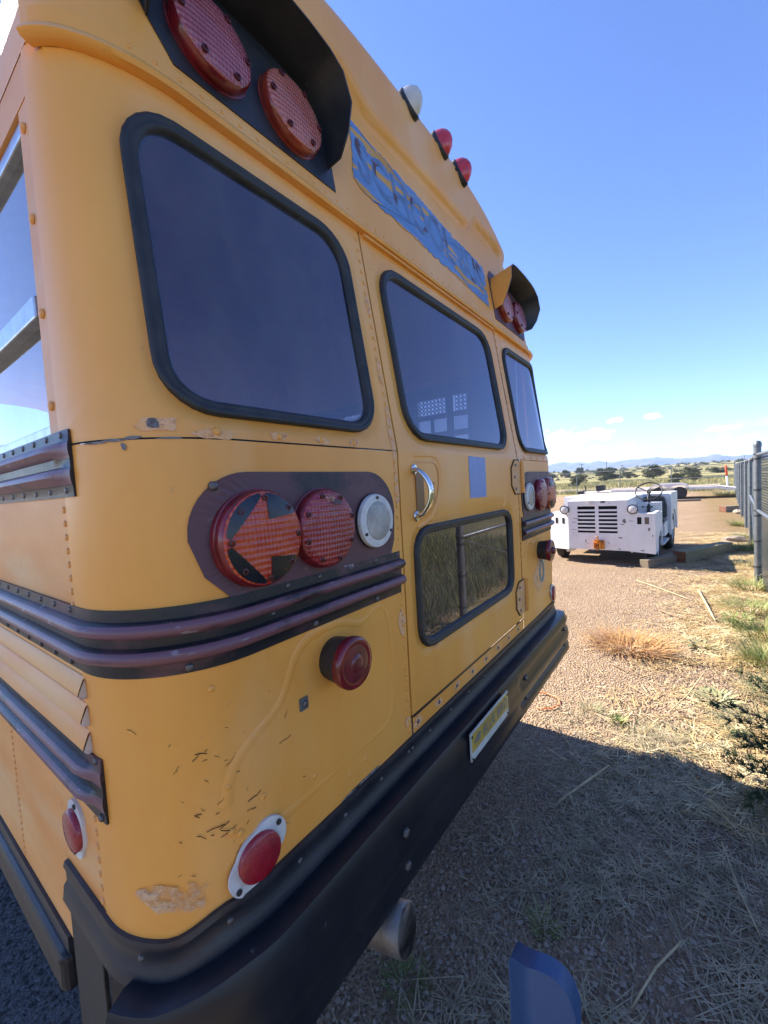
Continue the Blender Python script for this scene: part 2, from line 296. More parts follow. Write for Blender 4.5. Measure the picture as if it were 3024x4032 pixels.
# mountains: directions (y/x, z/x) of the crest, built at 4.6 km
MT = [(.60, .020), (.42, .026), (.33, .022), (.2765, .0295), (.2574, .0339), (.2357, .0376), (.2236, .0376), (.2118, .034), (.1942, .0351), (.18, .0308), (.1659, .0339), (.1549, .0339), (.136, .0292), (.1201, .0309), (.0944, .0316), (.0503, .0325), (.034, .0299), (.0112, .0262), (-.0216, .0267), (-.0322, .0284), (-.0427, .03), (-.0508, .0266), (-.063, .0242), (-.0923, .024), (-.1128, .0225), (-.16, .021), (-.25, .024), (-.4, .018)]
D = 4600; tt = np.linspace(MT[0][0], MT[-1][0], 300); hh = np.interp(-tt, [-a for a, b in MT], [b for a, b in MT])
hh = hh+.0007*np.sin(tt*210)*np.sin(tt*77+1)+.0004*np.sin(tt*530)
vs = []; fs = []; nr = 9
for i, (t_, h_) in enumerate(zip(tt, hh)):
    for j in range(nr):
        k = j/(nr-1); x = D-1500*(1-k)
        zz = 20+(h_*D-20)*(k**1.35)+(28*math.sin(t_*160+j*1.3)+18*math.sin(t_*350+j*2.1))*k*(1-k)*1.6
        vs.append((x, t_*D, zz))
for i in range(len(tt)-1):
    for j in range(nr-1): fs.append((i*nr+j, i*nr+j+1, (i+1)*nr+j+1, (i+1)*nr+j))
MTM = mk('wooded_mountain', (.075, .085, .05), (.17, .15, .10), scale=.006, detail=10, lo=.4, hi=.62, rough=1, spec=0)
o = bpy.data.objects.new('mountains', mesh('mountains', vs, fs, MTM, True)); lay(o); o['kind'] = 'structure'
# ================================================================ THE BUS
BW, R, ZS, K = 2.44, .2, 1.705, .15
def lean(z): return max(0., K*(z-ZS))
def S(u, z, off=0.):
    if u > BW/2:
        p = S(BW-u, z, off); return Vector((BW-p.x, p.y, p.z))
    L = lean(z)
    if u >= R: return Vector((u, L-off, z))
    a = (R-u)/R
    if a <= math.pi/2: return Vector((R-(R+off)*math.sin(a), R-(R-L+off)*math.cos(a), z))
    return Vector((-off, R+(a-math.pi/2)*R, z))
def U(y): return R-(math.pi/2*R+(y-R))          # u on the left side wall for a given y
def frame(u, z, off=0.):
    p = S(u, z, off); t = (S(u+1e-3, z)-S(u-1e-3, z)).normalized(); w = (S(u, z+1e-3)-S(u, z-1e-3)).normalized()
    n = t.cross(w).normalized()
    return Matrix(((t.x, w.x, n.x, p.x), (t.y, w.y, n.y, p.y), (t.z, w.z, n.z, p.z), (0, 0, 0, 1)))
bus = thing('school_bus', 'worn yellow school bus parked with its rear door towards the viewer', 'bus', (1.22, 3.8, 0))
U0 = U(.223)
def grid_panel(name, u0, u1, z0, z1, nu, nz, mat, parent=bus, off=0., bow=None):
    mb = MB(); vs = []
    for j in range(nz+1):
        z = z0+(z1-z0)*j/nz
        for i in range(nu+1):
            u = u0+(u1-u0)*i/nu; vs.append(S(u, z, off+(bow(u, z) if bow else 0)))
    fs = [(j*(nu+1)+i, j*(nu+1)+i+1, (j+1)*(nu+1)+i+1, (j+1)*(nu+1)+i) for j in range(nz) for i in range(nu)]
    mb.add(vs, fs); return mb.obj(name, mat, parent, smooth=True)
def rr_hit(u0, u1, z0, z1, r, ang):
    cx, cz = (u0+u1)/2, (z0+z1)/2; hx, hz = (u1-u0)/2, (z1-z0)/2; dx, dz = math.cos(ang), math.sin(ang)
    lo, hi = 0, 3
    for _ in range(40):
        m = (lo+hi)/2; qx = abs(dx*m)-(hx-r); qz = abs(dz*m)-(hz-r)
        d = math.hypot(max(qx, 0), max(qz, 0))+min(max(qx, qz), 0)-r
        if d < 0: lo = m
        else: hi = m
    return lo, dx, dz, cx, cz
def angles(o, cx, cz, n=112):
    A = [2*math.pi*i/n for i in range(n)]
    A += [math.atan2(z-cz, x-cx) % (2*math.pi) for x in (o[0], o[1]) for z in (o[2], o[3])]
    return sorted(A)
def hole_panel(mb, outer, hole, r, dist=(0, .02, .03), offs=(-.005, -.005, 0)):
    hu0, hu1, hz0, hz1 = hole; cx, cz = (hu0+hu1)/2, (hz0+hz1)/2
    A = angles(outer, cx, cz); n = len(A); rings = [('d', d, o) for d, o in zip(dist, offs)]+[('t', t, 0) for t in (.25, .5, .75, 1)]
    vs = []
    for kind, d, of in rings:
        for a in A:
            t0, dx, dz, *_ = rr_hit(*hole, r, a)
            t1 = min([(e-c)/q for e, c, q in ((outer[0], cx, dx), (outer[1], cx, dx), (outer[2], cz, dz), (outer[3], cz, dz)) if abs(q) > 1e-9 and (e-c)/q > 0])
            base = dist[-1]
            t = t0+d if kind == 'd' else t0+base+(t1-t0-base)*d
            vs.append(S(cx+dx*t, cz+dz*t, of))
    fs = [(i*n+k, i*n+(k+1) % n, (i+1)*n+(k+1) % n, (i+1)*n+k) for i in range(len(rings)-1) for k in range(n)]
    mb.add(vs, fs)
def rr_loop(h, r, inset, n=96):
    u0, u1, z0, z1 = h; u0 += inset; u1 -= inset; z0 += inset; z1 -= inset; out = []
    for i in range(n):
        t, dx, dz, cx, cz = rr_hit(u0, u1, z0, z1, max(r-inset, .01), 2*math.pi*i/n); out.append((cx+dx*t, cz+dz*t))
    return out
def window(h, r, parent, gl=TINT, w=.023):
    n = 96; prof = [(-.004, -.006), (-.003, .005), (.002, .0085), (.007, .008), (.010, .0045), (.014, .006), (.019, .005), (w, -.003), (w+.004, -.012)]
    vs = []
    for ins, of in prof: vs += [S(u, z, of) for u, z in rr_loop(h, r, ins, n)]
    fs = [(i*n+k, i*n+(k+1) % n, (i+1)*n+(k+1) % n, (i+1)*n+k) for i in range(len(prof)-1) for k in range(n)]
    MB().add(vs, fs).obj('window_gasket', RUB, parent, smooth=True)
    mb = MB(); lp = rr_loop(h, r, w-.004, n); cx = sum(p[0] for p in lp)/n; cz = sum(p[1] for p in lp)/n
    vs = []; rg = (1, .75, .5, .25)
    for q in rg: vs += [S(cx+(u-cx)*q, cz+(z-cz)*q, -.006) for u, z in lp]
    vs.append(S(cx, cz, -.006)); fs = [(i*n+k, i*n+(k+1) % n, (i+1)*n+(k+1) % n, (i+1)*n+k) for i in range(3) for k in range(n)]+[(3*n+k, 3*n+(k+1) % n, 4*n) for k in range(n)]
    return mb.add(vs, fs).obj('window_glass', gl, parent, smooth=True)
ZB = .80
# lower corner panels, with a stamped raised outline on each
def stamp_path(mir):
    P = [(.13, 1.05), (.14, 1.11), (.185, 1.155), (.245, 1.175), (.275, 1.21), (.295, 1.265), (.33, 1.292), (.385, 1.298), (.45, 1.296), (.50, 1.27), (.535, 1.265), (.56, 1.295), (.60, 1.296), (.625, 1.27), (.632, 1.2), (.632, 1.0), (.6, .968), (.4, .962), (.2, .958)]
    return [((BW-u) if mir else u, z) for u, z in P]
def bead(name, pts, w, h, mat, parent, off0=0, n=5, closed=False):
    P = [Vector((u, z)) for u, z in pts]; Q = []
    for a, b in zip(P[:-1], P[1:]):
        m = max(1, int((b-a).length/.012)); Q += [a+(b-a)*i/m for i in range(m)]
    Q.append(P[-1])
    for _ in range(6): Q = [Q[0]]+[(Q[i-1]+Q[i]*2+Q[i+1])/4 for i in range(1, len(Q)-1)]+[Q[-1]]
    vs = []; fs = []
    for i, p in enumerate(Q):
        d = (Q[min(i+1, len(Q)-1)]-Q[max(i-1, 0)]).normalized(); nrm = Vector((-d.y, d.x))
        for k in range(n):
            t = -1+2*k/(n-1); q = p+nrm*w*t; vs.append(S(q.x, q.y, off0+h*math.cos(t*math.pi/2)-(.001 if abs(t) == 1 else 0)))
    for i in range(len(Q)-1):
        for k in range(n-1): fs.append((i*n+k, i*n+k+1, (i+1)*n+k+1, (i+1)*n+k))
    return MB().add(vs, fs).obj(name, mat, parent, smooth=True)
def wav(u, z): return .0016*math.sin(u*9+z*4)*math.sin(z*7+1)
for mir in (0, 1):
    m_ = (lambda u: BW-u) if mir else (lambda u: u)
    a, b = sorted((m_(U0), m_(.7115)))
    pn = grid_panel('rear_corner_panel', a, b, ZB, 1.7025, 60, 14, YEL, bow=wav)
    bead('stamped_ridge', stamp_path(mir), .012, .0019, YEL, pn)
    mb = MB(); hole = tuple(sorted((m_(.083), m_(.637))))+(1.748, 2.283)
    hole_panel(mb, (a, b, 1.7055, 2.3575), hole, .095, dist=(0, .016, .026), offs=(-.006, -.006, 0))
    wp = mb.obj('rear_window_panel', YEL, bus, smooth=True)
    window(hole, .095, wp)
# emergency door
door = None; mb = MB()
HU = (.785, 1.625, 1.745, 2.283); HL = (.782, 1.605, 1.10, 1.476)
hole_panel(mb, (.7185, 1.7215, 1.705, 2.338), HU, .1); hole_panel(mb, (.7185, 1.7215, .955, 1.705), HL, .075)
vs = []; 
for z0, z1 in ((.935, .955),): mb.add([S(.7185, z0), S(1.7215, z0), S(1.7215, z1), S(.7185, z1)], [(0, 1, 2, 3)])
for u in (.7185, 1.7215):                                   # folded door edge
    zz = [.935, 1.705, 2.338]
    mb.add([S(u, z, o_) for z in zz for o_ in (0, -.03)], [(0, 1, 3, 2), (2, 3, 5, 4)])
door = mb.obj('emergency_door', YEL, bus, angle=40)
window(HU, .1, door); window(HL, .075, door)
mb = MB()
for u0, u1, z0, z1 in ((.69, .74, .9, 2.36), (1.70, 1.745, .9, 2.36)):
    mb.add([S(u0, z0, -.028), S(u1, z0, -.028), S(u1, 1.705, -.028), S(u0, 1.705, -.028), S(u0, z1, -.028), S(u1, z1, -.028)], [(0, 1, 2, 3), (3, 2, 5, 4)])
mb.add([S(.69, 2.32, -.03), S(1.745, 2.32, -.03), S(1.745, 2.37, -.03), S(.69, 2.37, -.03)], [(0, 1, 2, 3)])
mb.add([S(.69, .91, -.03), S(1.745, .91, -.03), S(1.745, .945, -.03), S(.69, .945, -.03)], [(0, 1, 2, 3)])
mb.obj('door_frame', DARK, bus)
grid_panel('door_sill', .7185, 1.7215, ZB, .929, 10, 2, YEL)
# seam strips
def strip(name, u0, u1, z0, z1, off, mat, parent=bus, nu=None):
    nu = nu or max(2, int(abs(u1-u0)/.02)); vs = []; fs = []
    loop = [(0, z0), (off, z0), (off, z1), (0, z1)]
    for i in range(nu+1):
        u = u0+(u1-u0)*i/nu
        for o_, z in loop: vs.append(S(u, z, o_-.0005))
    for i in range(nu):
        for k in range(3): fs.append((i*4+k, (i+1)*4+k, (i+1)*4+k+1, i*4+k+1))
    fs += [(0, 1, 2, 3), (nu*4+3, nu*4+2, nu*4+1, nu*4)]
    return MB().add(vs, fs).obj(name, mat, parent)
def vstrip(name, u, w, z0, z1, off, mat):
    vs = []; zz = [z0, min(max(1.705, z0), z1), z1]
    for z in zz:
        for uu, o_ in ((u-w/2, 0), (u-w/2, off), (u+w/2, off), (u+w/2, 0)): vs.append(S(uu, z, o_))
    fs = [(i*4+k, i*4+k+1, (i+1)*4+k+1, (i+1)*4+k) for i in range(2) for k in range(3)]
    return MB().add(vs, fs).obj(name, mat, bus)
# mouldings swept round the body
def sweep(name, u0, u1, prof, mat, parent=bus, cap=True, du=.02, blend=None, idx=None, zsh=None):
    if abs(u1-u0) > 1.4: us = list(np.arange(u0, u1, .02)) if max(abs(u0), abs(u1)) < 3 else None
    else: us = None
    if us is None: n = max(2, int(abs(u1-u0)/du)); us = [u0+(u1-u0)*i/n for i in range(n+1)]
    else: us.append(u1)
    n = len(prof); vs = []; fs = []
    for u in us:
        for k, (o_, z) in enumerate(prof): vs.append(S(u, z+(zsh(u) if zsh else 0), blend(u, k, o_) if blend else o_))
    for i in range(len(us)-1):
        for k in range(n-1): fs.append((i*n+k, (i+1)*n+k, (i+1)*n+k+1, i*n+k+1))
    if cap: fs += [tuple(range(n)), tuple((len(us)-1)*n+k for k in range(n-1, -1, -1))]
    mb = MB().add(vs, fs)
    if idx: mb.m = [idx[k] for i in range(len(us)-1) for k in range(n-1)]+[0]*(len(fs)-(len(us)-1)*(n-1))
    return mb.obj(name, mat, parent, angle=50)
def moulding(zt, zb):
    h = zt-zb; q = lambda t: zt-h*t
    return [(0, q(0)), (.004, q(.0)), (.005, q(.17)), (.017, q(.20)), (.023, q(.25)), (.024, q(.31)), (.018, q(.37)), (.008, q(.42)), (.007, q(.55)), (.017, q(.585)), (.023, q(.63)), (.024, q(.70)), (.018, q(.76)), (.006, q(.815)), (.004, q(.84)), (.0035, q(1)), (0, q(1))]
MIDX = [0, 0, 0, 1, 1, 1, 1, 0, 0, 1, 1, 1, 1, 0, 0, 0]
sweep('belt_moulding', U(7.3), .692, moulding(1.424, 1.308), [MAR2, MAR], idx=MIDX)
sweep('belt_moulding', 1.75, BW-U(7.3), moulding(1.424, 1.308), [MAR2, MAR], idx=MIDX)
def taper(name, z0, z1):
    # moulding with pressed, tapered ends
    prof = moulding(z1, z0); ue = U(.172); us = [ue, ue-.02, ue-.045, ue-.07]+[ue-.07-(i+1)*.3 for i in range(23)]
    fac = [.12, .15, .7, 1]+[1]*23; n = len(prof); vs = []; fs = []
    for u, f in zip(us, fac):
        for o_, z in prof: vs.append(S(u, z, o_ if o_ < .006 else .005+(o_-.005)*f))
    for i in range(len(us)-1):
        for k in range(n-1): fs.append((i*n+k, i*n+k+1, (i+1)*n+k+1, (i+1)*n+k))
    fs.append(tuple(range(n-1, -1, -1)))
    mb = MB().add(vs, fs); mb.m = [MIDX[k] for i in range(len(us)-1) for k in range(n-1)]+[0]; return mb.obj(name, [MAR2, MAR], bus, angle=40)
taper('window_moulding', 1.617, 1.73); taper('rub_rail', 1.038, 1.156)
# bumper with rubber trim
def bump_blend(u, k, o_):
    g = 1 if u > 1.42 else .35 if u < .7 else .15
    if k in (4, 8): return o_+(1-g)*.012
    return o_
BPROF = [(0, .803), (.030, .812), (.058, .806), (.074, .775), (.062, .735), (.077, .712), (.080, .69), (.077, .668), (.064, .648), (.078, .628), (.080, .605), (.066, .585), (.035, .578), (0, .578)]
bumper = sweep('rear_bumper', -.045, BW+.045, BPROF, BUMPER, blend=bump_blend, zsh=lambda u: -.03*min(1, max(0, (.125-min(u, BW-u))/.11)))
def dip(u):
    u = min(u, BW-u); a = min(1, max(0, (.125-u)/.11)); return -.036*a*a*(3-2*a)
TP = [(0, .88), (.007, .879), (.010, .868), (.006, .862), (.006, .835), (.012, .828), (.014, .81), (.016, .799), (0, .797)]
sweep('bumper_trim', U(.43), BW-U(.43), TP, BLK, zsh=dip)
# header cap and roof
def arch(t):
    x = BW/2*(1-math.cos(t)); q = abs(2*x/BW-1); return x, 2.356+.80*math.sqrt(max(0, 1-q**3.5))
def brow(x):
    d = abs(x-1.22); a = min(1, max(0, (d-.36)/.13)); a = a*a*(3-2*a); return 2.785+.07*a
def cap_y(z, x, e):                                  # e = 1 at the roof edge, 0 on the flat face
    ry = .1025+.11*min(1, (z-2.356)/.80); return lean(z)+ry*(1-math.sqrt(max(0, 1-e*e)))
nT = 180; TS = [math.pi*i/nT for i in range(nT+1)]; rings = []
phis = [1-(i/14)**1.0 for i in range(15)]
for e in phis:
    d = .15*(1-e)
    row = []
    for t in TS:
        x, z = arch(t); sx = 1-(d*.2/.15)/1.22; sz = 1-d/.80
        X = 1.22+(x-1.22)*sx; Z = 2.356+(z-2.356)*sz
        y = cap_y(Z, X, e)
        if e < .75: y -= .030*min(1, max(0, (Z-brow(X)+.02)/.03))*min(1, (.75-e)/.25)*min(1, max(0, (1.08-abs(X-1.22))/.1))
        row.append((X, y, Z))
    rings.append(row)
flat = rings[-1]; NR = 46
for j in range(1, NR+1):
    q = 1-j/NR; row = []
    for (X0, Y0, Z0) in flat:
        Z = 2.356+(Z0-2.356)*q; X = X0; y = lean(Z)
        e = min(1, max(0, (Z-brow(X)+.02)/.03)); e = e*e*(3-2*e)
        y -= .030*e*min(1, max(0, (1.08-abs(X-1.22))/.1)); row.append((X, y, Z))
    rings.append(row)
vs = [p for r_ in rings for p in r_]; n = nT+1
fs = [(i*n+k, i*n+k+1, (i+1)*n+k+1, (i+1)*n+k) for i in range(len(rings)-1) for k in range(nT)]
header = MB().add(vs, fs).obj('rear_roof_cap', YEL, bus, smooth=True)
vs = list(rings[0])+[(x, 2.2, z) for x, y, z in rings[0]]+[(x, 7.4, z) for x, y, z in rings[0]]
fs = [(i*n+k+1, i*n+k, (i+1)*n+k, (i+1)*n+k+1) for i in range(2) for k in range(nT)]
MB().add(vs, fs).obj('roof', YEL, bus, smooth=True)
sweep('rain_gutter', -.07, BW+.07, [(0, 2.372), (.006, 2.37), (.010, 2.362), (.020, 2.354), (.023, 2.346), (.018, 2.339), (.006, 2.337), (0, 2.337)], YEL)
sweep('gutter_ledge', -.07, BW+.07, [(0, 2.398), (.0035, 2.397), (.0035, 2.372), (0, 2.371)], YEL)
# left and right side walls
def side(sgn, gm):
    X = lambda off: -off if sgn < 0 else BW+off
    def quadbox(name, y0, y1, z0, z1, off, mat, th=.03): 
        mb = MB().box((min(X(off), X(off-th)), y0, z0), (max(X(off), X(off-th)), y1, z1)); return mb.obj(name, mat, bus)
    prev = .2245
    for k, y1 in enumerate([.84, 1.55, 2.5, 3.4, 4.3, 5.2, 6.1, 7.3]):
        zb = .645 if prev > .4 else .84
        if k == 0:
            quadbox('side_panel', .2245, .44, .80, 1.72, -.001, YSIDE); quadbox('side_panel', .4405, y1-.0015, .642, 1.72, -.001, YSIDE)
        else: quadbox('side_panel', prev, y1-.0015, .642, 1.72, -.001, YSIDE)
        prev = y1
    ws = [.285+i*.72 for i in range(10)]
    quadbox('window_header', .2245, 7.3, 2.29, 2.356, -.001, YSIDE)
    quadbox('window_pillar', .2245, .272, 1.722, 2.289, -.002, YSIDE)
    for i in range(9):
        y0 = .274+i*.78; y1 = y0+.70
        quadbox('window_pillar', y1+.002, min(y1+.078, 7.3), 1.722, 2.289, -.002, YSIDE)
        fr = MB(); xa, xb = sorted((X(-.006), X(-.035)))
        for a, b in (((xa, y0, 1.725), (xb, y1, 1.752)), ((xa, y0, 2.262), (xb, y1, 2.287)), ((xa, y0, 1.753), (xb, y0+.012, 2.261)), ((xa, y1-.022, 1.753), (xb, y1, 2.261)), ((xa-.006, y0+.0125, 1.945), (xb+.004, y1-.0225, 1.985))): fr.box(a, b)
        f = fr.obj('side_window_frame', ALU, bus); bevel(f, .003, 2)
        xg = X(-.02)
        MB().add([(xg, y0+.01, 1.75), (xg, y1-.01, 1.75), (xg, y1-.01, 2.265), (xg, y0+.01, 2.265)], [(0, 1, 2, 3) if sgn > 0 else (3, 2, 1, 0)]).obj('window_glass', gm, f)
side(-1, SGL); side(1, CLR)
# corrugated ribs between belt moulding and rub rail, with open ends
for zc in (1.274, 1.224, 1.174):
    mb = MB(); vs = []; fs = []
    pr = [(0, zc+.021), (.004, zc+.017), (.0125, zc-.004), (.0135, zc-.009), (.008, zc-.015), (0, zc-.018)]
    for y in (.214, 7.3):
        for o_, z in pr: vs.append((-o_, y, z))
    n = len(pr); fs = [(k, k+1, n+k+1, n+k) for k in range(n-1)]
    rib = MB().add(vs, fs, 0).obj('side_rib', YSIDE, bus, angle=35)
    MB().add([(-o_*1.04-(.0 if o_ else -.004), .2135-(.006 if o_ else 0), z) for o_, z in pr], [tuple(range(n))]).obj('rib_end', WHT, rib)
# lamp plates
def blob(name, pts, off, mat, parent=bus, th=.002):
    # outline in (u, z), subdivided and laid on the body
    Q = []
    for i, a in enumerate(pts):
        b = pts[(i+1) % len(pts)]; m = max(1, int(math.dist(a, b)/.01)); Q += [(a[0]+(b[0]-a[0])*k/m, a[1]+(b[1]-a[1])*k/m) for k in range(m)]
    cx = sum(p[0] for p in Q)/len(Q); cz = sum(p[1] for p in Q)/len(Q); n = len(Q); vs = []
    for q, o_ in ((1, off-th), (1, off), (.8, off), (.6, off), (.4, off), (.2, off)): vs += [S(cx+(u-cx)*q, cz+(z-cz)*q, o_) for u, z in Q]
    vs.append(S(cx, cz, off))
    fs = [(i*n+k, i*n+(k+1) % n, (i+1)*n+(k+1) % n, (i+1)*n+k) for i in range(5) for k in range(n)]+[(5*n+k, 5*n+(k+1) % n, 6*n) for k in range(n)]
    return MB().add(vs, fs).obj(name, mat, parent)
def wob(pts, amp, seed=0):
    r = random.Random(seed); out = []
    for i, a in enumerate(pts):
        b = pts[(i+1) % len(pts)]; m = max(1, int(math.dist(a, b)/.012))
        for k in range(m): out.append((a[0]+(b[0]-a[0])*k/m+r.uniform(-amp, amp), a[1]+(b[1]-a[1])*k/m+r.uniform(-amp, amp)))
    return out
def round_lamp(name, u, z, r, depth, rim, face, parent=bus, dome=.010, ring=None, tilt=None):
    M = frame(u, z); 
    base = MB().lathe([(r*1.02, -.004), (r*1.02, .006), (r*.985, .007), (r, .009), (r*.985, depth-.004), (r*.95, depth)], M, 40, 0).obj(name, rim, parent, angle=45)
    pr = [(r*.95*math.cos(a), depth+dome*math.sin(a)) for a in [i*math.pi/2/8 for i in range(8)]]+[(.002, depth+dome)]
    le = MB().lathe(pr, M, 40).obj('lens', face, base, smooth=True)
    return base, M, depth, dome
SCREW = None
def screws(base, M, rad, k, depth, size=.0075, mat=HOLE, ph=0, name='lens_screw', h=.004):
    for i in range(k):
        t = 2*math.pi*i/k+ph; o = MB().lathe([(size, 0), (size, h), (size*.55, h+.0005), (size*.5, h-.002)], M @ Matrix.Translation((rad*math.cos(t), rad*math.sin(t), depth)), 12).obj(name, mat, base)
def dome_h(x, y, r, depth, dome): 
    q = min(1, math.hypot(x, y)/(r*.95)); return depth+dome*math.sqrt(max(0, 1-q*q))
for mir in (0, 1):
    m_ = (lambda u: BW-u) if mir else (lambda u: u); sg = -1 if mir else 1
    pts = [(.103, 1.53)]+[(.213-.11*math.cos(t), 1.537+.109*math.sin(t)) for t in [i*math.pi/2/10 for i in range(1, 11)]]+[(.57+.11*math.sin(t), 1.537+.109*math.cos(t)) for t in [i*math.pi/2/10 for i in range(11)]]+[(.672, 1.46), (.655, 1.424), (.165, 1.424), (.125, 1.465)]
    pts = [(m_(u), z) for u, z in pts]
    if not mir: pts = pts[::-1]
    plate = blob('lamp_plate', pts, .003, MARP, bus, .004)
    d = .027; r = .091
    b, M, dp, dm = round_lamp('turn_signal', m_(.228), 1.522, r, d, ARIM if mir else LRIM, LAMB, dome=.012)
    screws(b, M, r*.82, 8, d+.0055, .0062, h=.0025)
    def msk(pl):
        P = []
        for i, a in enumerate(pl):
            c = pl[(i+1) % len(pl)]; k = max(1, int(math.dist(a, c)/.12)); P += [(a[0]+(c[0]-a[0])*j/k, a[1]+(c[1]-a[1])*j/k) for j in range(k)]
        bm = bmesh.new(); q = [bm.verts.new((x*r*.95*sg, y*r*.95, 0)) for x, y in P]; bm.faces.new(q); bmesh.ops.triangulate(bm, faces=bm.faces[:])
        bmesh.ops.subdivide_edges(bm, edges=bm.edges[:], cuts=2)
        vs = []; bm.verts.index_update()
        for v in bm.verts: vs.append(M @ Vector((v.co.x, v.co.y, dome_h(v.co.x, v.co.y, r, d, .012)+.0009)))
        fs = [tuple(v.index for v in f.verts) for f in bm.faces]; bm.free()
        MB().add(vs, fs).obj('arrow_mask', MASK, b, smooth=True)
    arc = lambda a0, a1: [(.97*math.cos(math.radians(a0+(a1-a0)*i/10)), .97*math.sin(math.radians(a0+(a1-a0)*i/10))) for i in range(11)]
    for s_ in (1, -1):
        msk([(x, s_*y) for x, y in arc(172, 96)+[(-.09, .9), (-.88, .07)]])
        msk([(x, s_*y) for x, y in arc(88, 34)+[(.72, .47), (.02, .40)]])
    b, M, dp, dm = round_lamp('stop_lamp', m_(.398), 1.522, .087, d, LRIM, LRED, dome=.012); screws(b, M, .073, 8, d+.0055, .006, ph=.3, h=.0025)
    tv, tf = text_geo('TOP', .014); MB().add([M @ Vector((v.x, v.y+.062, dome_h(v.x, v.y+.062, .087, d, .012)+.001)) for v in tv], tf).obj('lettering', PINK, b)
    if not mir:
        bk = [(.018+.017*math.cos(t)*(1+.3*math.sin(3*t)), .058+.009*math.sin(t)*(1+.4*math.cos(2*t))) for t in [i*math.pi/8 for i in range(16)]]
        MB().add([M @ Vector((x, y-.15*x, dome_h(x, y, .087, d, .012)+.0012)) for x, y in bk], [tuple(range(16))]).obj('broken_hole', HOLE, b)
    M = frame(m_(.583), 1.520); base = MB().lathe([(.068, -.003), (.069, .012), (.067, .018), (.05, .021)], M, 40).obj('reverse_lamp', WHT, bus, angle=40)
    MB().lathe([(.071, -.004), (.071, .008), (.064, .009)], M, 40).obj('rubber_grommet', RUB, base, angle=40)
    MB().lathe([(.05*math.cos(a), .0205+.007*math.sin(a)) for a in [i*math.pi/16 for i in range(8)]]+[(.002, .0275)], M, 36).obj('lens', LCLR, base, smooth=True)
    screws(base, M, .059, 3, .019, .004, BOLT, ph=math.pi/2)
    # red marker lamp in a tapered rubber boot
    M = frame(m_(.412), 1.222)
    boot = MB().lathe([(.047, -.003), (.0475, .0), (.052, .035), (.0535, .052), (.050, .054)], M, 36).obj('marker_lamp', RUB, bus, angle=50)
    MB().lathe([(.0525, .046), (.057, .048), (.0575, .062), (.054, .068), (.045, .0685), (.040, .067)], M, 36).obj('lens_rim', LRIM, boot, angle=60)
    MB().lathe([(.046, .066), (.035, .0685), (.020, .0695), (.017, .0725 if not mir else .082), (.010, .0735 if not mir else .084)], M, 32).obj('lens', LDRK, boot, angle=40)
    # round red reflector on a white oval bracket
    M = frame(m_(.180), .929) @ Matrix.Rotation(math.radians(40 if not mir else -40), 4, 'Z')
    orr = []
    for i in range(48):
        t = 2*math.pi*i/48; c, s_ = math.cos(t), math.sin(t); rad = .047+.020*max(0, abs(c)-.55)/.45
        orr.append((rad*c, rad*s_))
    mb = MB(); vs = [M @ Vector((x, y, h)) for h in (-.002, .004) for x, y in orr]; mb.add(vs, [(k, (k+1) % 48, 48+(k+1) % 48, 48+k) for k in range(48)]+[tuple(range(48, 96))])
    brk = mb.obj('reflector', WHT, bus)
    MB().lathe([(.043, .002), (.043, .011), (.040, .014), (.002, .0155)], M, 36).obj('lens', REFL, brk, angle=50)
    for x in (-.058, .058): MB().lathe([(.0055, .003), (.0055, .007), (.002, .008)], M @ Matrix.Translation((x, 0, 0)), 10).obj('screw', RUB, brk)
# reflector on the left side
M = frame(U(.34), .955) @ Matrix.Rotation(math.radians(78), 4, 'Z')
vs = [M @ Vector((x*.9, y, h)) for h in (-.002, .005) for x, y in orr]
brk = MB().add(vs, [(k, (k+1) % 48, 48+(k+1) % 48, 48+k) for k in range(48)]+[tuple(range(48, 96))]).obj('reflector', WHT, bus)
MB().lathe([(.041, .003), (.041, .012), (.037, .016), (.02, .019), (.002, .020)], M, 36).obj('lens', REFL, brk, angle=50)
for x in (-.053, .053): MB().lathe([(.0055, .003), (.0055, .008), (.002, .009)], M @ Matrix.Translation((x, 0, 0)), 10).obj('screw', RUB, brk)
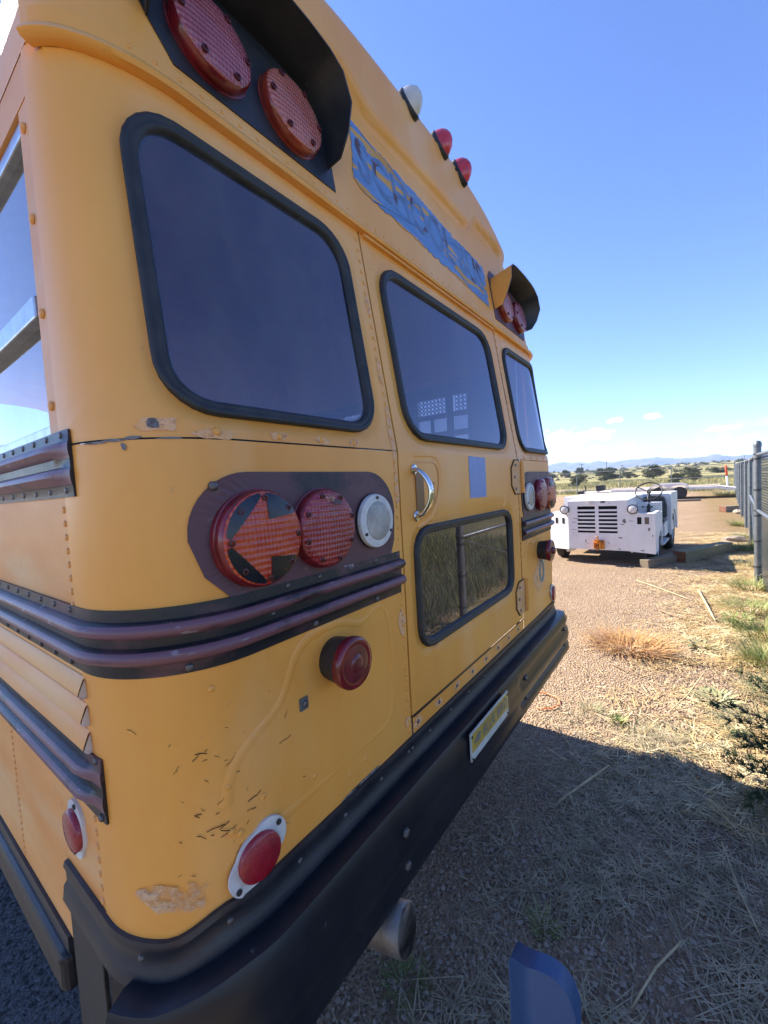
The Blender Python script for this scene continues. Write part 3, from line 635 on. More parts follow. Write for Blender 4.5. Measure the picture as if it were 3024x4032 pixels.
# warning lights under visors
for mir in (0, 1):
    m_ = (lambda u: BW-u) if mir else (lambda u: u)
    p = [(.165, 2.47), (.15, 2.50), (.15, 2.64), (.18, 2.672), (.60, 2.672), (.64, 2.63), (.64, 2.412), (.20, 2.412)]
    p = [(m_(u), z) for u, z in p]
    if not mir: p = p[::-1]
    plate = blob('warning_light_panel', p[::-1], .003, MARP if mir else BLK, bus, .004)
    for k, u in enumerate((.285, .497)):
        red = (k == 0)
        b, M, dp, dm = round_lamp('warning_light', m_(u), 2.517, .088, .030, LRIM if red else ARIM, LREDW if red else LAMBW, dome=.010); screws(b, M, .072, 6, .036, .007)
    # visor: hood that curves down at the sides
    prof = [(.625, 2.465, .40), (.630, 2.52, .72), (.625, 2.58, .97), (.605, 2.628, 1), (.565, 2.652, 1), (.50, 2.662, 1), (.39, 2.666, 1), (.27, 2.662, 1), (.215, 2.65, 1), (.178, 2.625, 1), (.160, 2.58, .97), (.156, 2.52, .72), (.160, 2.475, .42)]
    vs = []; fs = []; n = len(prof); th = .004
    for lvl in (0, 1):
        for q in (0, .5, 1):
            for u, z, dq in prof:
                cu = (u-.392); f = 1-(th/.2)*lvl
                o_ = .115*dq*q; zz = 2.5+(z-2.5)*(1-.025*lvl)+.028*q*(1 if z > 2.6 else .4)
                vs.append(S(m_(.392+cu*(1-.02*lvl)*(1+.02*q)), zz, o_))
    for lvl in (0, 1):
        for q in range(2):
            for k in range(n-1):
                a = lvl*3*n+q*n+k; f = (a, a+1, a+n+1, a+n); fs.append(f if (lvl == 0) != bool(mir) else f[::-1])
    for k in range(n-1): a = 2*n+k; fs.append((a, a+1, a+1+3*n, a+3*n))
    for k in (0, n-1):
        for q in range(2): a = q*n+k; fs.append((a, a+n, a+n+3*n, a+3*n))
    fm = [0 if (k < 4) else 1 for q in range(2) for k in range(n-1)]+[1]*(2*(n-1))+[1]*(n-1)+[1]*4
    mb = MB(); mb.v = [Vector(v) for v in vs]; mb.f = fs; mb.m = fm
    mb.obj('warning_light_visor', [YEL if mir else BLK, BLK], bus, angle=60)
# roof marker lights
for u, mt in ((1.175, CAPW), (1.425, CAPR), (1.605, CAPR)):
    zz = 3.045 if u < 1.5 else 3.03
    best = min((p for r_ in rings for p in r_ if True), key=lambda p: (p[0]-u)**2*4+(p[2]-zz)**2)
    P = Vector(best); nn = Vector((0, -.93, .38)).normalized(); tx = Vector((1, 0, 0)); ty = nn.cross(tx)
    M = Matrix(((tx.x, ty.x, nn.x, P.x), (tx.y, ty.y, nn.y, P.y), (tx.z, ty.z, nn.z, P.z), (0, 0, 0, 1)))
    base = MB().lathe([(.052, -.012), (.052, .008), (.046, .012)], M, 24, sx=.75, sy=1.35).obj('roof_marker_light', RUB, bus, angle=50)
    MB().lathe([(.047, .010), (.044, .022), (.034, .040), (.018, .054), (.004, .058)], M, 20, sx=.75, sy=1.35).obj('lens', mt, base, angle=35)
    for dx in (-.055, .055): MB().lathe([(.007, -.004), (.007, .002), (.003, .0025)], M @ Matrix.Translation((dx, -.02, 0)), 10).obj('plug', RUB, base)
# painted-over lettering, sticker, touch-ups
pts = wob([(.745, 2.515), (.78, 2.495), (1.1, 2.482), (1.45, 2.468), (1.735, 2.452), (1.752, 2.60), (1.74, 2.652), (1.45, 2.66), (1.1, 2.69), (.85, 2.706), (.775, 2.72), (.77, 2.66)], .006, 3)
sign = blob('painted_over_sign', pts, .0018, BLUE, bus, .001)
tv, tf = text_geo('SCHOOL BUS', .185, .022); w_ = max(v.x for v in tv)-min(v.x for v in tv)
MB().add([S(1.245+v.x*(.93/w_), 2.585-(v.x*.03)+v.y*1.0, .0026) for v in tv], tf).obj('lettering', GHOST, sign)
sticker = blob('blue_sticker', wob([(1.182, 1.546), (1.333, 1.546), (1.335, 1.702), (1.180, 1.703)], .0012, 5), .0015, BLUE2, door, .001)
def patch(cu, cz, ru, rz, seed, mat=PINK, parent=bus, off=.0012):
    r = random.Random(seed); k = 22; ph = [r.uniform(0, 6.28) for _ in range(4)]
    pts = [(cu+ru*math.cos(t)*(1+.18*math.sin(2*t+ph[0])+.14*math.sin(3*t+ph[1])+.1*math.sin(5*t+ph[2])), cz+rz*math.sin(t)*(1+.2*math.sin(2*t+ph[3])+.12*math.sin(4*t+ph[1]))) for t in [2*math.pi*i/k for i in range(k)]]
    return blob('touch_up_patch', pts, off, mat, parent, .0002)
for i, (a, b, c, d) in enumerate([(.075, 1.727, .035, .014), (.165, 1.712, .032, .011), (.30, 1.718, .022, .009), (.42, 1.716, .020, .008), (.53, 1.717, .016, .009), (.698, 1.75, .012, .09), (.697, 1.93, .010, .05), (.697, 2.12, .009, .04), (.69, 1.22, .016, .035), (.692, .93, .015, .012), (.70, 1.60, .011, .06), (1.735, 2.05, .01, .07), (1.735, 1.9, .01, .05), (1.95, 1.717, .03, .008), (2.03, 1.10, .10, .09)]): patch(a, b, c, d, i)
patch(.035, .915, .055, .032, 40, SCUFF, off=.0018)
for i in range(8): patch(.745+i*.128, .905, .022, .016, 60+i)
ring0 = []
MB().tube([S(2.048+.033*math.cos(t), 1.105+.058*math.sin(t), .002) for t in [2*math.pi*i/24 for i in range(24)]], .0055, 6, closed=True).obj('number_zero', mk('ghost_number', (.25, .33, .32), (.3, .3, .24), scale=30, rough=.6), bus)
# rivets and bolts, each its own small part
RM = {}
def stud(kind, u, z, parent=bus, off=0., sc=1.):
    if kind not in RM:
        rr_, hh_, mt, nm, ns = {'rivet': (.0062, .003, YEL, 'rivet', 10), 'srivet': (.0062, .003, YSIDE, 'rivet', 10), 'bolt': (.0085, .005, BOLT, 'bolt', 6), 'screw': (.006, .003, BOLT, 'screw', 10), 'black': (.0075, .004, BLK, 'screw', 10)}[kind]
        mb = MB().lathe([(rr_, -.001), (rr_*.92, hh_*.5), (rr_*.55, hh_*.92), (rr_*.15, hh_)], Matrix.Identity(4), ns)
        me = mesh(nm, mb.v, mb.f, mt, kind != 'bolt'); RM[kind] = (me, nm)
    me, nm = RM[kind]; o = bpy.data.objects.new(nm, me)
    return lay(o, parent, frame(u, z, off) @ Matrix.Scale(sc, 4))
for i in range(20): stud('rivet', .697, 1.74+i*.0315)
for i in range(26): stud('rivet', .697, .90+i*.031)
for i in range(18): stud('rivet', 1.736, 1.74+i*.034)
for i in range(12): stud('rivet', 1.736, 1.135+i*.033)
for i in range(52): stud('rivet', .12+i*.043, 2.385, off=.003, sc=.75)
for u in (.165, .30, .42, .53, 1.83, 1.95, 2.06, 2.17): stud('rivet', u, 1.717, sc=1.3)
for i in range(8): stud('srivet', U(.236), 1.595-i*.0245, sc=1.05)
for i in range(7): stud('srivet', U(.236), 1.02-i*.027, sc=1.05)
for i in range(22): stud('srivet', U(.826), 1.02-i*.0165*1.05, sc=.8)
for z in (1.78, 1.94, 2.10, 2.25): stud('srivet', U(.248), z, sc=1.4)
for u in (.27, .36, .46, .56, .66): stud('screw', u+.02, 1.416, off=.0045)
for i in range(9): stud('screw', U(.24+i*.085), 1.416, off=.0045)
for u in (.09, .36, .58): stud('screw', u, 1.317, off=.0035, sc=1.2)
for i in range(7): stud('black', U(.26+i*.09), 1.317, off=.0035)
for i in range(6): stud('screw', U(.20+i*.075), 1.722, off=.004); stud('screw', U(.20+i*.085), 1.628, off=.003)
for z in (1.15, 1.045): stud('bolt', U(.19), z, off=.004, sc=.8)
for i, u in enumerate((-.03, .12, .27, .41, .55, .68, .70, .80, .94, 1.08, 1.22, 1.36, 1.5, 1.64, 1.78, 1.95, 2.1)): stud('screw', u, .848+(-.036 if u < .03 else -.002 if u < .13 else 0), off=.006)
for i in range(8): stud('bolt', .745+i*.128, .905, off=.001, sc=.8)
stud('bolt', .15, 1.622, off=.003, sc=1.1); stud('bolt', .315, 1.16, off=.004)
MB().box((-.011, -.013, 0), (.011, .013, .004), M=frame(.312, 1.16)).obj('bolt_tab', STEEL, bus)
for u, z in ((.12, 1.27), (.135, 1.085), (.135, 1.0), (.15, .99), (.33, .99), (.44, .925), (.5, .93), (.2, 1.03)): stud('rivet', u, z, sc=1.1)
for u in (.55, 1.52, 2.22):
    for z in (.735, .648): stud('bolt', u, z, bumper, .068 if u > 1 else .075, 1.5)
# scratches in the corner panel
mb = MB(); r = random.Random(4)
for i in range(46):
    u = r.gauss(.13, .06); z = r.gauss(1.10, .075) if i < 30 else r.gauss(.97, .03); a = r.choice((.5, .8, 2.2, 0)) + r.uniform(-.4, .4); L_ = r.choice((.006, .008, .012, .02, .03)); w = r.uniform(.0004, .0009)
    p = []; 
    for k in range(4): p.append((u, z)); u += L_/3*math.cos(a); z += L_/3*math.sin(a)*.8; a += r.uniform(-.5, .5)
    vs = []
    for k, (uu, zz) in enumerate(p): vs += [S(uu, zz-w, .0012), S(uu, zz+w, .0012)]
    mb.add(vs, [(2*k, 2*k+2, 2*k+3, 2*k+1) for k in range(3)])
o = mb.obj('paint_scratches', DARK, bus); o['kind'] = 'stuff'
CHIP = mk('bare_chip', (.10, .075, .065), (.25, .24, .24), scale=60, rough=.7)
for i, (u, z, a, b) in enumerate([(.005, 1.703, .02, .0022), (.035, 1.706, .012, .003), (-.03, 1.701, .02, .002), (.09, 1.704, .02, .002), (.02, 1.692, .004, .006), (.068, 1.729, .011, .008), (.50, .884, .05, .004), (.44, .8825, .03, .003)]): patch(u, z, a, b, 90+i, CHIP, off=.002).name = 'paint_chip'
MB().add([S(.0, 1.7035, .001), S(.7115, 1.7035, .001), S(.7115, 1.7048, .001), S(.0, 1.7048, .001)], [(0, 1, 2, 3)])
sweep('panel_seam', U0, .7115, [(.0008, 1.7026), (.0008, 1.7056)], DARK, cap=False)
# door furniture
blob('handle_plate', [(.80, 1.525), (.845, 1.525), (.845, 1.648), (.80, 1.648)], .003, mk('brown_window', (.22, .10, .03), rough=.3), door, .003)
hb = bead('handle_recess', [(.80, 1.684), (.93, 1.686), (.952, 1.67), (.953, 1.60), (.93, 1.545), (.87, 1.50), (.80, 1.487)], .010, -.004, YEL, door, .003)
hp = []
for k in range(15):
    t = k/14; hp.append(S(.792+.012*math.sin(t*math.pi), 1.655-.145*t, .004+.048*math.sin(t*math.pi)**.55))
mb = MB(); vs = []; fs = []
for i, p in enumerate(hp):
    d = (hp[min(i+1, 14)]-hp[max(i-1, 0)]).normalized(); sx = Vector((1, 0, 0)); nn = d.cross(sx).normalized()
    wx = .017 if i in (0, 14) else .0135
    for a in range(10):
        t = 2*math.pi*a/10; vs.append(p+sx*wx*math.cos(t)+nn*.006*math.sin(t))
fs = [(i*10+a, i*10+(a+1) % 10, (i+1)*10+(a+1) % 10, (i+1)*10+a) for i in range(14) for a in range(10)]+[tuple(range(9, -1, -1)), tuple(140+a for a in range(10))]
hd = mb.add(vs, fs).obj('door_handle', CHR, door, smooth=True)
tv, tf = text_geo('BLUE BIRD', .013)
MB().add([S(.804+v.y, 1.582-v.x, .0605) for v in tv], tf).obj('lettering', DARK, door)
for z in (1.653, 1.513): MB().lathe([(.016, 0), (.016, .006), (.012, .009)], frame(.792, z), 14).obj('handle_foot', CHR, door)
for zc in (1.62, 1.042):
    pl = [(1.742, zc-.078), (1.742, zc+.078), (1.672, zc+.078), (1.632, zc+.04), (1.632, zc-.04), (1.672, zc-.078)]
    blob('hinge_dark_border', [(1.69+(u-1.69)*1.08, zc+(z-zc)*1.06) for u, z in pl[::-1]], .0025, DARK, door, .0025)  # thin dark sheet that shows as a border around the hinge plate
    h = blob('hinge', pl[::-1], .007, PINKH, door, .006)
    for k in range(5):
        M = frame(1.752, zc-.078+.0312*k+.0156, .012); MB().tube([M @ Vector((0, -.0148, 0)), M @ Vector((0, .0148, 0))], .0105, 10).obj('hinge_knuckle', YEL, door)
    for u, z in ((1.672, zc+.055), (1.66, zc), (1.672, zc-.055)): stud('bolt', u, z, door, .006)
    blob('hinge_leaf', [(1.76, zc-.078), (1.795, zc-.078), (1.795, zc+.078), (1.76, zc+.078)], .007, YEL, bus, .007)
sweep('door_drip_bead', .73, 1.71, [(.0, 2.338), (.012, 2.336), (.012, 2.328), (0, 2.327)], YEL, door)
sweep('door_bottom_seal', .7185, 1.7215, [(.004, .9345), (.004, .9295)], RUB, door, cap=False)
# emblem plate on the bumper
Ms = frame(1.085, .752, .0835); EMB = mk('emblem_yellow', (.55, .36, .05), (.45, .30, .05), scale=40, rough=.4)
em = MB().box((-.168, -.046, -.003), (.168, .046, .002), M=Ms).obj('emblem_plate', mk('emblem_border', (.62, .62, .55), (.5, .5, .42), scale=40, rough=.4), bumper)
MB().box((-.161, -.018, .0021), (.161, .040, .0032), M=Ms).obj('emblem_field', EMB, bumper)
tv, tf = text_geo('BLUE BIRD', .058, .02); w_ = max(v.x for v in tv)-min(v.x for v in tv)
MB().add([Ms @ Vector((.038+v.x*.225/w_, .011+v.y*.9, .0042)) for v in tv], tf).obj('lettering', mk('emblem_letter', (.20, .19, .16), rough=.45), bumper)
wing = [(-.152, .008), (-.118, .028), (-.100, .026), (-.088, .017), (-.104, .014), (-.092, .006), (-.108, .006), (-.098, -.004), (-.125, .002)]
MB().add([Ms @ Vector((x, y, .0042)) for x, y in wing], [tuple(range(len(wing)))]).obj('bird_emblem', MATS['emblem_letter'], bumper)
for x in (-.16, .16):
    for y in (-.039, .034): MB().lathe([(.004, .002), (.004, .005), (.001, .0055)], Ms @ Matrix.Translation((x, y, 0)), 8).obj('screw', RUB, bumper)
# exhaust, flap plate, skirt rail, wheels
mb = MB(); c0 = Vector((.505, -.095, .530)); ax = Vector((.18, -.96, .16)).normalized()
path = [c0-ax*q for q in (.9, .5, .25, .12, .05, 0)]
mb.tube(path, [.046, .046, .046, .047, .052, .054], 28, cap=False); mb.tube([c0, c0-ax*.06, c0-ax*.3], [.0505, .047, .042], 28, mi=1, cap=True)
n0 = 5*28; n1 = 6*28; mb.add([], []); mb.f += [(n0+k, n0+(k+1) % 28, n1+(k+1) % 28, n1+k) for k in range(28)]; mb.m += [0]*28
mb.obj('exhaust_pipe', [RUST, DARK], bus, smooth=True)
fl = MB().box((-.004, .262, .40), (.004, .437, .83)).obj('mud_flap', RUB, bus)
bevel(fl, .002, 2)
vs = [(-.004, .262, .40), (-.03, .225, .40), (-.03, .225, .78), (-.004, .262, .80)]
MB().add([(.004, .255, .40), (.05, .2, .40), (.05, .2, .80), (.004, .255, .80)], [(0, 1, 2, 3)]).obj('flap_bracket', BLK, bus)
sk = MB().box((-.022, .475, .50), (.03, 1.9, .60)).obj('skirt_rail', BUMPER, bus); bevel(sk, .022, 4)
MB().box((-.006, .47, .601), (.02, 1.9, .640)).obj('skirt_lip', BLK, bus)
TYR = mk('tyre_rubber', (.018, .018, .019), (.04, .037, .034), scale=20, rough=.8, bump=.3, bscale=60)
def wheel(c, ax_y, r, w, parent, rimc, name='wheel', hub=.55):
    # axle along x or y
    A = Vector((0, 1, 0)) if ax_y else Vector((1, 0, 0)); B = Vector((1, 0, 0)) if ax_y else Vector((0, 1, 0)); Cc = Vector((0, 0, 1))
    M = Matrix(((B.x, Cc.x, A.x, c[0]), (B.y, Cc.y, A.y, c[1]), (B.z, Cc.z, A.z, c[2]), (0, 0, 0, 1)))
    t = MB().lathe([(r*hub, -w/2), (r*.9, -w/2), (r*.985, -w*.38), (r, -w*.2), (r, w*.2), (r*.985, w*.38), (r*.9, w/2), (r*hub, w/2)], M, 36); t.f.pop(); t.m.pop()
    o = t.obj(name, TYR, parent, angle=35)
    for sg in (-1, 1):
        Mr = M @ Matrix.Scale(sg, 4, Vector((0, 0, 1)))
        MB().lathe([(r*hub+.004, w/2-.004), (r*hub*.93, w/2-.01), (r*hub*.86, w*.22), (r*.26, w*.28), (r*.22, w*.40), (r*.05, w*.42)], Mr, 28).obj('rim', rimc, o, angle=35)
    return o
for x in (.17, .47, BW-.17, BW-.47): wheel((x, 2.25, .47), False, .47, .25, bus, BLK)
for x in (.2, BW-.2): wheel((x, 6.6, .47), False, .47, .25, bus, BLK)
MB().box((.3, .35, .55), (2.14, 7.2, .62)).obj('chassis', BLK, bus)
# front end, floor, seats and barrier inside
MB().box((.03, .25, .93), (2.41, 7.3, .96)).obj('floor', CREAM, bus)
MB().box((.0, 7.31, .62), (2.44, 7.36, 1.5)).obj('front_panel', YEL, bus)
MB().add([(.1, 7.34, 1.5), (2.34, 7.34, 1.5), (2.34, 7.34, 2.4), (.1, 7.34, 2.4)], [(3, 2, 1, 0)]).obj('windscreen', CLR, bus)
MB().box((.0, 7.3, 2.4), (2.44, 7.36, 2.55)).obj('front_header', YEL, bus)
for yy in (2.9, 3.9, 4.9, 5.9):
    for x0 in (.08, 1.42):
        st = MB().box((x0, yy, 1.35), (x0+.94, yy+.08, 1.98)).obj('passenger_seat', SEATM, bus); bevel(st, .03, 3)
        q = MB().box((x0, yy-.42, 1.25), (x0+.94, yy-.001, 1.37)).obj('seat_cushion', SEATM, st); bevel(q, .03, 3)
# steel guard over the inside of the right-hand windows: solid strips, perforated sheet and expanded mesh
XG = 2.372; mb = MB()
for y0, y1, z0, z1 in ((.27, .54, 1.73, 2.3), (.645, .70, 1.73, 2.3), (.541, .644, 2.215, 2.3), (.701, 2.4, 2.215, 2.3), (.541, .644, 2.07, 2.105), (.701, 2.4, 2.07, 2.105), (.80, .83, 1.73, 2.069), (.96, 1.06, 1.73, 2.214)): mb.box((XG, y0, z0), (XG+.006, y1, z1))
guard = mb.obj('window_guard', CAGE, bus); p_ = .03; mb = MB()
for ya, yb in ((.541, .644), (.701, 2.39)):
    for i in range(int((yb-ya)/p_)):
        for j in range(4):
            y0 = ya+i*p_; z0 = 2.105+j*.0275; c = (y0+p_/2, z0+.01375); n = 8
            inn = [(XG+.003, c[0]+.0105*math.cos(2*math.pi*k/n+.39), c[1]+.0105*math.sin(2*math.pi*k/n+.39)) for k in range(n)]
            ou = [(XG+.003, c[0]+p_/2*max(-1, min(1, 1.42*math.cos(2*math.pi*k/n+.39))), c[1]+.01375*max(-1, min(1, 1.42*math.sin(2*math.pi*k/n+.39)))) for k in range(n)]
            mb.add(inn+ou, [(k, (k+1) % n, n+(k+1) % n, n+k) for k in range(n)])
mb.obj('perforated_sheet', CAGE, guard)['kind'] = 'stuff'
mb = MB()
for ya, yb in ((.541, .644), (.701, .80), (.83, .96), (1.06, 1.5), (1.5, 2.0)):
    L_, h_ = yb-ya, .335
    for sg in (1, -1):
        for k in range(int((L_+h_*1.6)/.032)+1):
            a = -h_*1.6+k*.032; b = a+h_*1.6; za, zb_ = 0, h_
            if a < 0: za = -a/1.6; a = 0
            if b > L_: zb_ = h_-(b-L_)/1.6; b = L_
            if b <= a+.004: continue
            if sg < 0: za, zb_ = h_-za, h_-zb_
            mb.tube([(XG+.002+.002*sg, ya+a, 1.733+za), (XG+.002+.002*sg, ya+b, 1.733+zb_)], .0022, 4, cap=False)
mb.obj('expanded_mesh', CAGE, guard)['kind'] = 'stuff'
SAL = bpy.data.materials.new('salmon_sunlit_patch'); SAL.use_nodes = True; _t = SAL.node_tree; _t.nodes.remove(_t.nodes['Principled BSDF']); _tr = N(_t, 'ShaderNodeBsdfTranslucent', ins={0: (.85, .42, .33, 1)}); _t.links.new(_tr.outputs[0], _t.nodes['Material Output'].inputs[0])
MB().box((XG-.012, 1.64, 1.76), (XG-.009, 2.3, 2.24)).obj('sunlit_patch_panel', SAL, bus)  # made-up panel; its salmon colour stands in for an orange sunlit patch
for y0 in (.9, 1.7): 
    st = MB().box((.55, y0, 1.35), (1.0, y0+.08, 1.90)).obj('passenger_seat', SEATM, bus); bevel(st, .03, 3)
# ================================================================ TOW TRACTOR
def dup(root, M, label=None):
    r = root.copy(); COL.objects.link(r); r.matrix_basis = M
    if label: r['label'] = label
    for ch in list(root.children):
        c = ch.copy(); COL.objects.link(c); c.parent = r
        for g in ch.children: d = g.copy(); COL.objects.link(d); d.parent = c
    return r
WP = mk('chipped_white_paint', (.74, .74, .73), (.66, .66, .65), scale=4, rough=.5, rvar=.1, bump=.08, bscale=60, c3=(.13, .12, .12), s3=7.5, lo3=.70, hi3=.715)
tug = thing('tow_tractor', 'white flat-nosed tow tractor with slotted grille and open steering wheel', 'tractor', (0, 0, 0))
# local frame: front face at x = 0 (facing -x), body towards +x, y left
def plate(name, pts, axis_, a, b, mat, parent, bev=.0):
    # pts outline in the plane perpendicular to axis_, extruded from a to b
    n = len(pts); mp_ = {'x': lambda p, q: (q, p[0], p[1]), 'y': lambda p, q: (p[0], q, p[1]), 'z': lambda p, q: (p[0], p[1], q)}[axis_]
    mb = MB().add([mp_(p, a) for p in pts]+[mp_(p, b) for p in pts], [tuple(range(n-1, -1, -1)), tuple(range(n, 2*n))]+[(k, (k+1) % n, n+(k+1) % n, n+k) for k in range(n)])
    o = mb.obj(name, mat, parent)
    bm = bmesh.new(); bm.from_mesh(o.data); bmesh.ops.recalc_face_normals(bm, faces=bm.faces[:]); bm.to_mesh(o.data); bm.free()
    if bev: bevel(o, bev, 2)
    return o
HC, HW = .705, .495                      # hood centre and half width (y)
# grille panel built round its slots
zs = [1.045-i*.0715 for i in range(8)]
mb = MB(); y0, y1 = HC-HW, HC+HW
cols = ((y0, y0+.165), (HC-.028, HC+.028), (y1-.165, y1))
for a, b in cols: mb.box((0, a, .27), (.02, b, 1.165))
for a, b in ((y0+.165, HC-.028), (HC+.028, y1-.165)):
    mb.box((0, a, 1.066), (.02, b, 1.165)); mb.box((0, a, .27), (.02, b, zs[7]-.0005))
gp = mb.obj('grille_panel', WP, tug)
for i in range(7):
    for a, b in ((y0+.165, HC-.028), (HC+.028, y1-.165)):
        o = MB().box((.0005, a+.0005, zs[i+1]), (.0195, b-.0005, zs[i]-.038)).obj('grille_bar', WP, tug)
MB().box((.06, y0+.02, .3), (.1, y1-.02, 1.1)).obj('grille_cavity_shade', DARK, tug)  # dark box added for the shade of the cavity behind the slots
hood = MB().add([(0, y0, 1.166), (0, y1, 1.166), (1.12, y1, 1.205), (1.12, y0, 1.205), (0, y0, .28), (0, y1, .28), (1.12, y1, .28), (1.12, y0, .28)], [(3, 2, 1, 0), (0, 4, 7, 3), (1, 2, 6, 5), (2, 3, 7, 6)]).obj('hood', WP, tug); 
MB().box((-.012, HC+.04, 1.10), (.001, HC+.14, 1.168)).obj('hood_latch', WHT, tug)
# right front fender: front plate in line with the grille, sides and open cockpit
fr = plate('front_fender', [(y0-.001, .268), (y0-.40, .235), (y0-.40, .925), (y0-.001, .945)], 'x', -.004, .02, WP, tug)
arc_ = [(.62+.27*math.cos(t), .26+.31*math.sin(t)) for t in [math.pi*i/12 for i in range(13)]]
plate('fender_side', [(.021, .24), (.021, .922), (.92, .90), (.92, .25)]+arc_, 'y', y0-.40, y0-.385, WP, tug)
plate('fender_side', [(.021, .24), (.021, .935), (.75, .92), (.75, .25)], 'y', y0-.05, y0-.035, WP, tug)
mb = MB(); mb.box((.021, y0-.384, .915), (.16, y0-.051, .93)); mb.box((.161, y0-.384, .915), (.70, y0-.33, .928)); mb.box((.5, y0-.329, .35), (.52, y0-.051, .90)); mb.obj('cockpit_rim', WP, tug)
for k, y in enumerate((y0-.17, y0-.28)): MB().box((-.0065, y-.032, .745), (-.0035, y+.032, .865)).obj('lamp_opening', DARK if k == 0 else mk('dusty_lamp', (.13, .10, .08), rough=.6), tug)
# left front fender, angled back
pts = [(.0, y1), (.16, y1+.40), (.92, y1+.40), (.92, y1)]
vs = [(x, y, z) for z in (.25, .93) for x, y in pts]; MB().add(vs, [(0, 1, 5, 4), (1, 2, 6, 5), (4, 5, 6, 7), (3, 2, 1, 0), (2, 3, 7, 6)]).obj('front_fender', WP, tug)
for k in (.25, .60): MB().box((-.004, -.025, .74), (.0, .025, .85), M=Matrix.Translation((.16*k-.003, y1+.40*k, 0)) @ Matrix.Rotation(math.radians(-22), 4, 'Z')).obj('lamp_opening', DARK, tug)
# headlights on the fenders
for y in (y0-.075, y1+.06):
    M = Matrix.Translation((-.02, y, 1.005)) @ Matrix.Rotation(math.radians(-90), 4, 'Y')
    b = MB().lathe([(.02, -.09), (.06, -.075), (.082, -.02), (.086, .0), (.082, .008), (.074, .004)], M, 28).obj('headlight', RUB, tug, angle=40)
    MB().lathe([(.074, .002), (.05, .012), (.02, .017), (.002, .018)], M, 28).obj('lens', mk('headlight_glass', (.66, .66, .64), (.5, .5, .48), scale=30, rough=.12, coat=.6), b, smooth=True)
    MB().tube([(.03, y, .94), (.02, y, .985)], .012, 8).obj('headlight_stem', RUB, b)
# dash, steering, seat
MB().box((.93, y0-.38, .72), (1.12, y0-.002, 1.06)).obj('dash', WP, tug)
for i in range(3): MB().lathe([(.016, 0), (.016, .02), (.01, .022)], Matrix.Translation((.92, y0-.10-.07*i, .98)) @ Matrix.Rotation(math.radians(-90), 4, 'Y'), 10).obj('dash_knob', BLK, tug)
SP = Vector((.95, y0-.19, 1.275)); ax = Vector((-.35, 0, 1)).normalized(); e1 = Vector((0, 1, 0)); e2 = ax.cross(e1).normalized()
ax2 = Vector((-.72, 0, .69)).normalized(); e2 = ax2.cross(e1).normalized()
sw = MB().tube([SP+(e1*math.cos(t)+e2*math.sin(t))*.215 for t in [2*math.pi*i/40 for i in range(40)]], .013, 8, closed=True).obj('steering_wheel', RUB, tug, smooth=True)
for t in (math.pi/2, math.pi*7/6, math.pi*11/6): MB().tube([SP-ax2*.03, SP+(e1*math.cos(t)+e2*math.sin(t))*.21], .010, 6).obj('spoke', RUB, sw)
MB().tube([SP-ax2*.0, SP-ax2*.04], .038, 12).obj('steering_hub', RUB, sw)
MB().tube([SP-ax2*.02, (.98, y0-.19, 1.1), (.86, y0-.19, .8)], [.024, .027, .03], 10).obj('steering_column', BLK, tug)
SEATB = mk('dark_vinyl', (.035, .035, .037), (.07, .068, .066), scale=16, rough=.6, bump=.15, bscale=50)
st = plate('seat_back', [(y0-.40, .72), (y0-.40, .95), (y0-.36, 1.12), (y0-.28, 1.165), (y0-.10, 1.165), (y0-.02, 1.11), (y0-.0, .72)], 'x', 1.62, 1.72, SEATB, tug, .02)
st2 = MB().box((1.2, y0-.40, .66), (1.62, y0-.02, .73)).obj('seat_cushion', SEATB, tug); bevel(st2, .02, 2)
MB().box((1.14, y0-.41, .40), (1.62, y0-.01, .659)).obj('seat_box', WP, tug)
MB().box((.93, y0-.42, .27), (1.75, y0-.05, .30)).obj('floor_step', WP, tug)
# rear body
rb = plate('rear_body', [(1.74, .36), (1.74, 1.17), (1.78, 1.205), (3.0, 1.19), (3.0, .36)]+[(2.33+.52*math.cos(t), .40+.44*math.sin(t)) for t in [math.pi*i/14 for i in range(15)]], 'y', y0-.46, y0-.43, WP, tug)
MB().box((1.741, y0-.429, .40), (2.99, y1+.40, 1.19)).obj('rear_deck', WP, tug)
MB().box((1.12, y0+.0, .30), (1.74, y1+.40, 1.195)).obj('engine_cover', WP, tug)
MB().box((.5, y0-.05, .30), (2.9, y1+.05, .40)).obj('chassis', BLK, tug)
WR = mk('white_wheel_rim', (.6, .59, .56), (.4, .37, .33), scale=14, rough=.6)
wheel((.62, y0-.29, .27), True, .27, .15, tug, WR); wheel((.62, y1+.28, .27), True, .27, .17, tug, WR)
wheel((2.33, y0-.33, .40), True, .40, .2, tug, WR); wheel((2.33, y1+.30, .40), True, .40, .2, tug, WR)
MB().tube([(.30, y1+.12, .17), (.18, y1-.06, .24)], .022, 6).obj('tie_rod', WHT, tug)
# orange hitch
ORG = mk('orange_hitch_paint', (.72, .27, .02), (.42, .13, .02), scale=14, rough=.5, c3=(.09, .05, .03), s3=16, lo3=.58, hi3=.64)
hx = HC-.02
h = MB().box((-.03, hx-.10, .29), (-.005, hx+.08, .45)).obj('hitch', ORG, tug); bevel(h, .008, 2)
mb = MB(); mb.box((-.12, hx-.055, .30), (-.0301, hx-.03, .42)); mb.box((-.12, hx+.03, .30), (-.0301, hx+.055, .42)); mb.tube([(-.09, hx, .27), (-.09, hx, .50)], .016, 10); mb.box((-.11, hx-.029, .44), (-.031, hx+.029, .46)); mb.tube([(-.09, hx-.02, .505), (-.09, hx, .53), (-.09, hx+.02, .505)], .008, 6)
q = mb.obj('hitch_jaw', ORG, tug)
CHT = mk('tractor_bare_metal', (.12, .115, .11), (.2, .19, .18), scale=30, rough=.7)
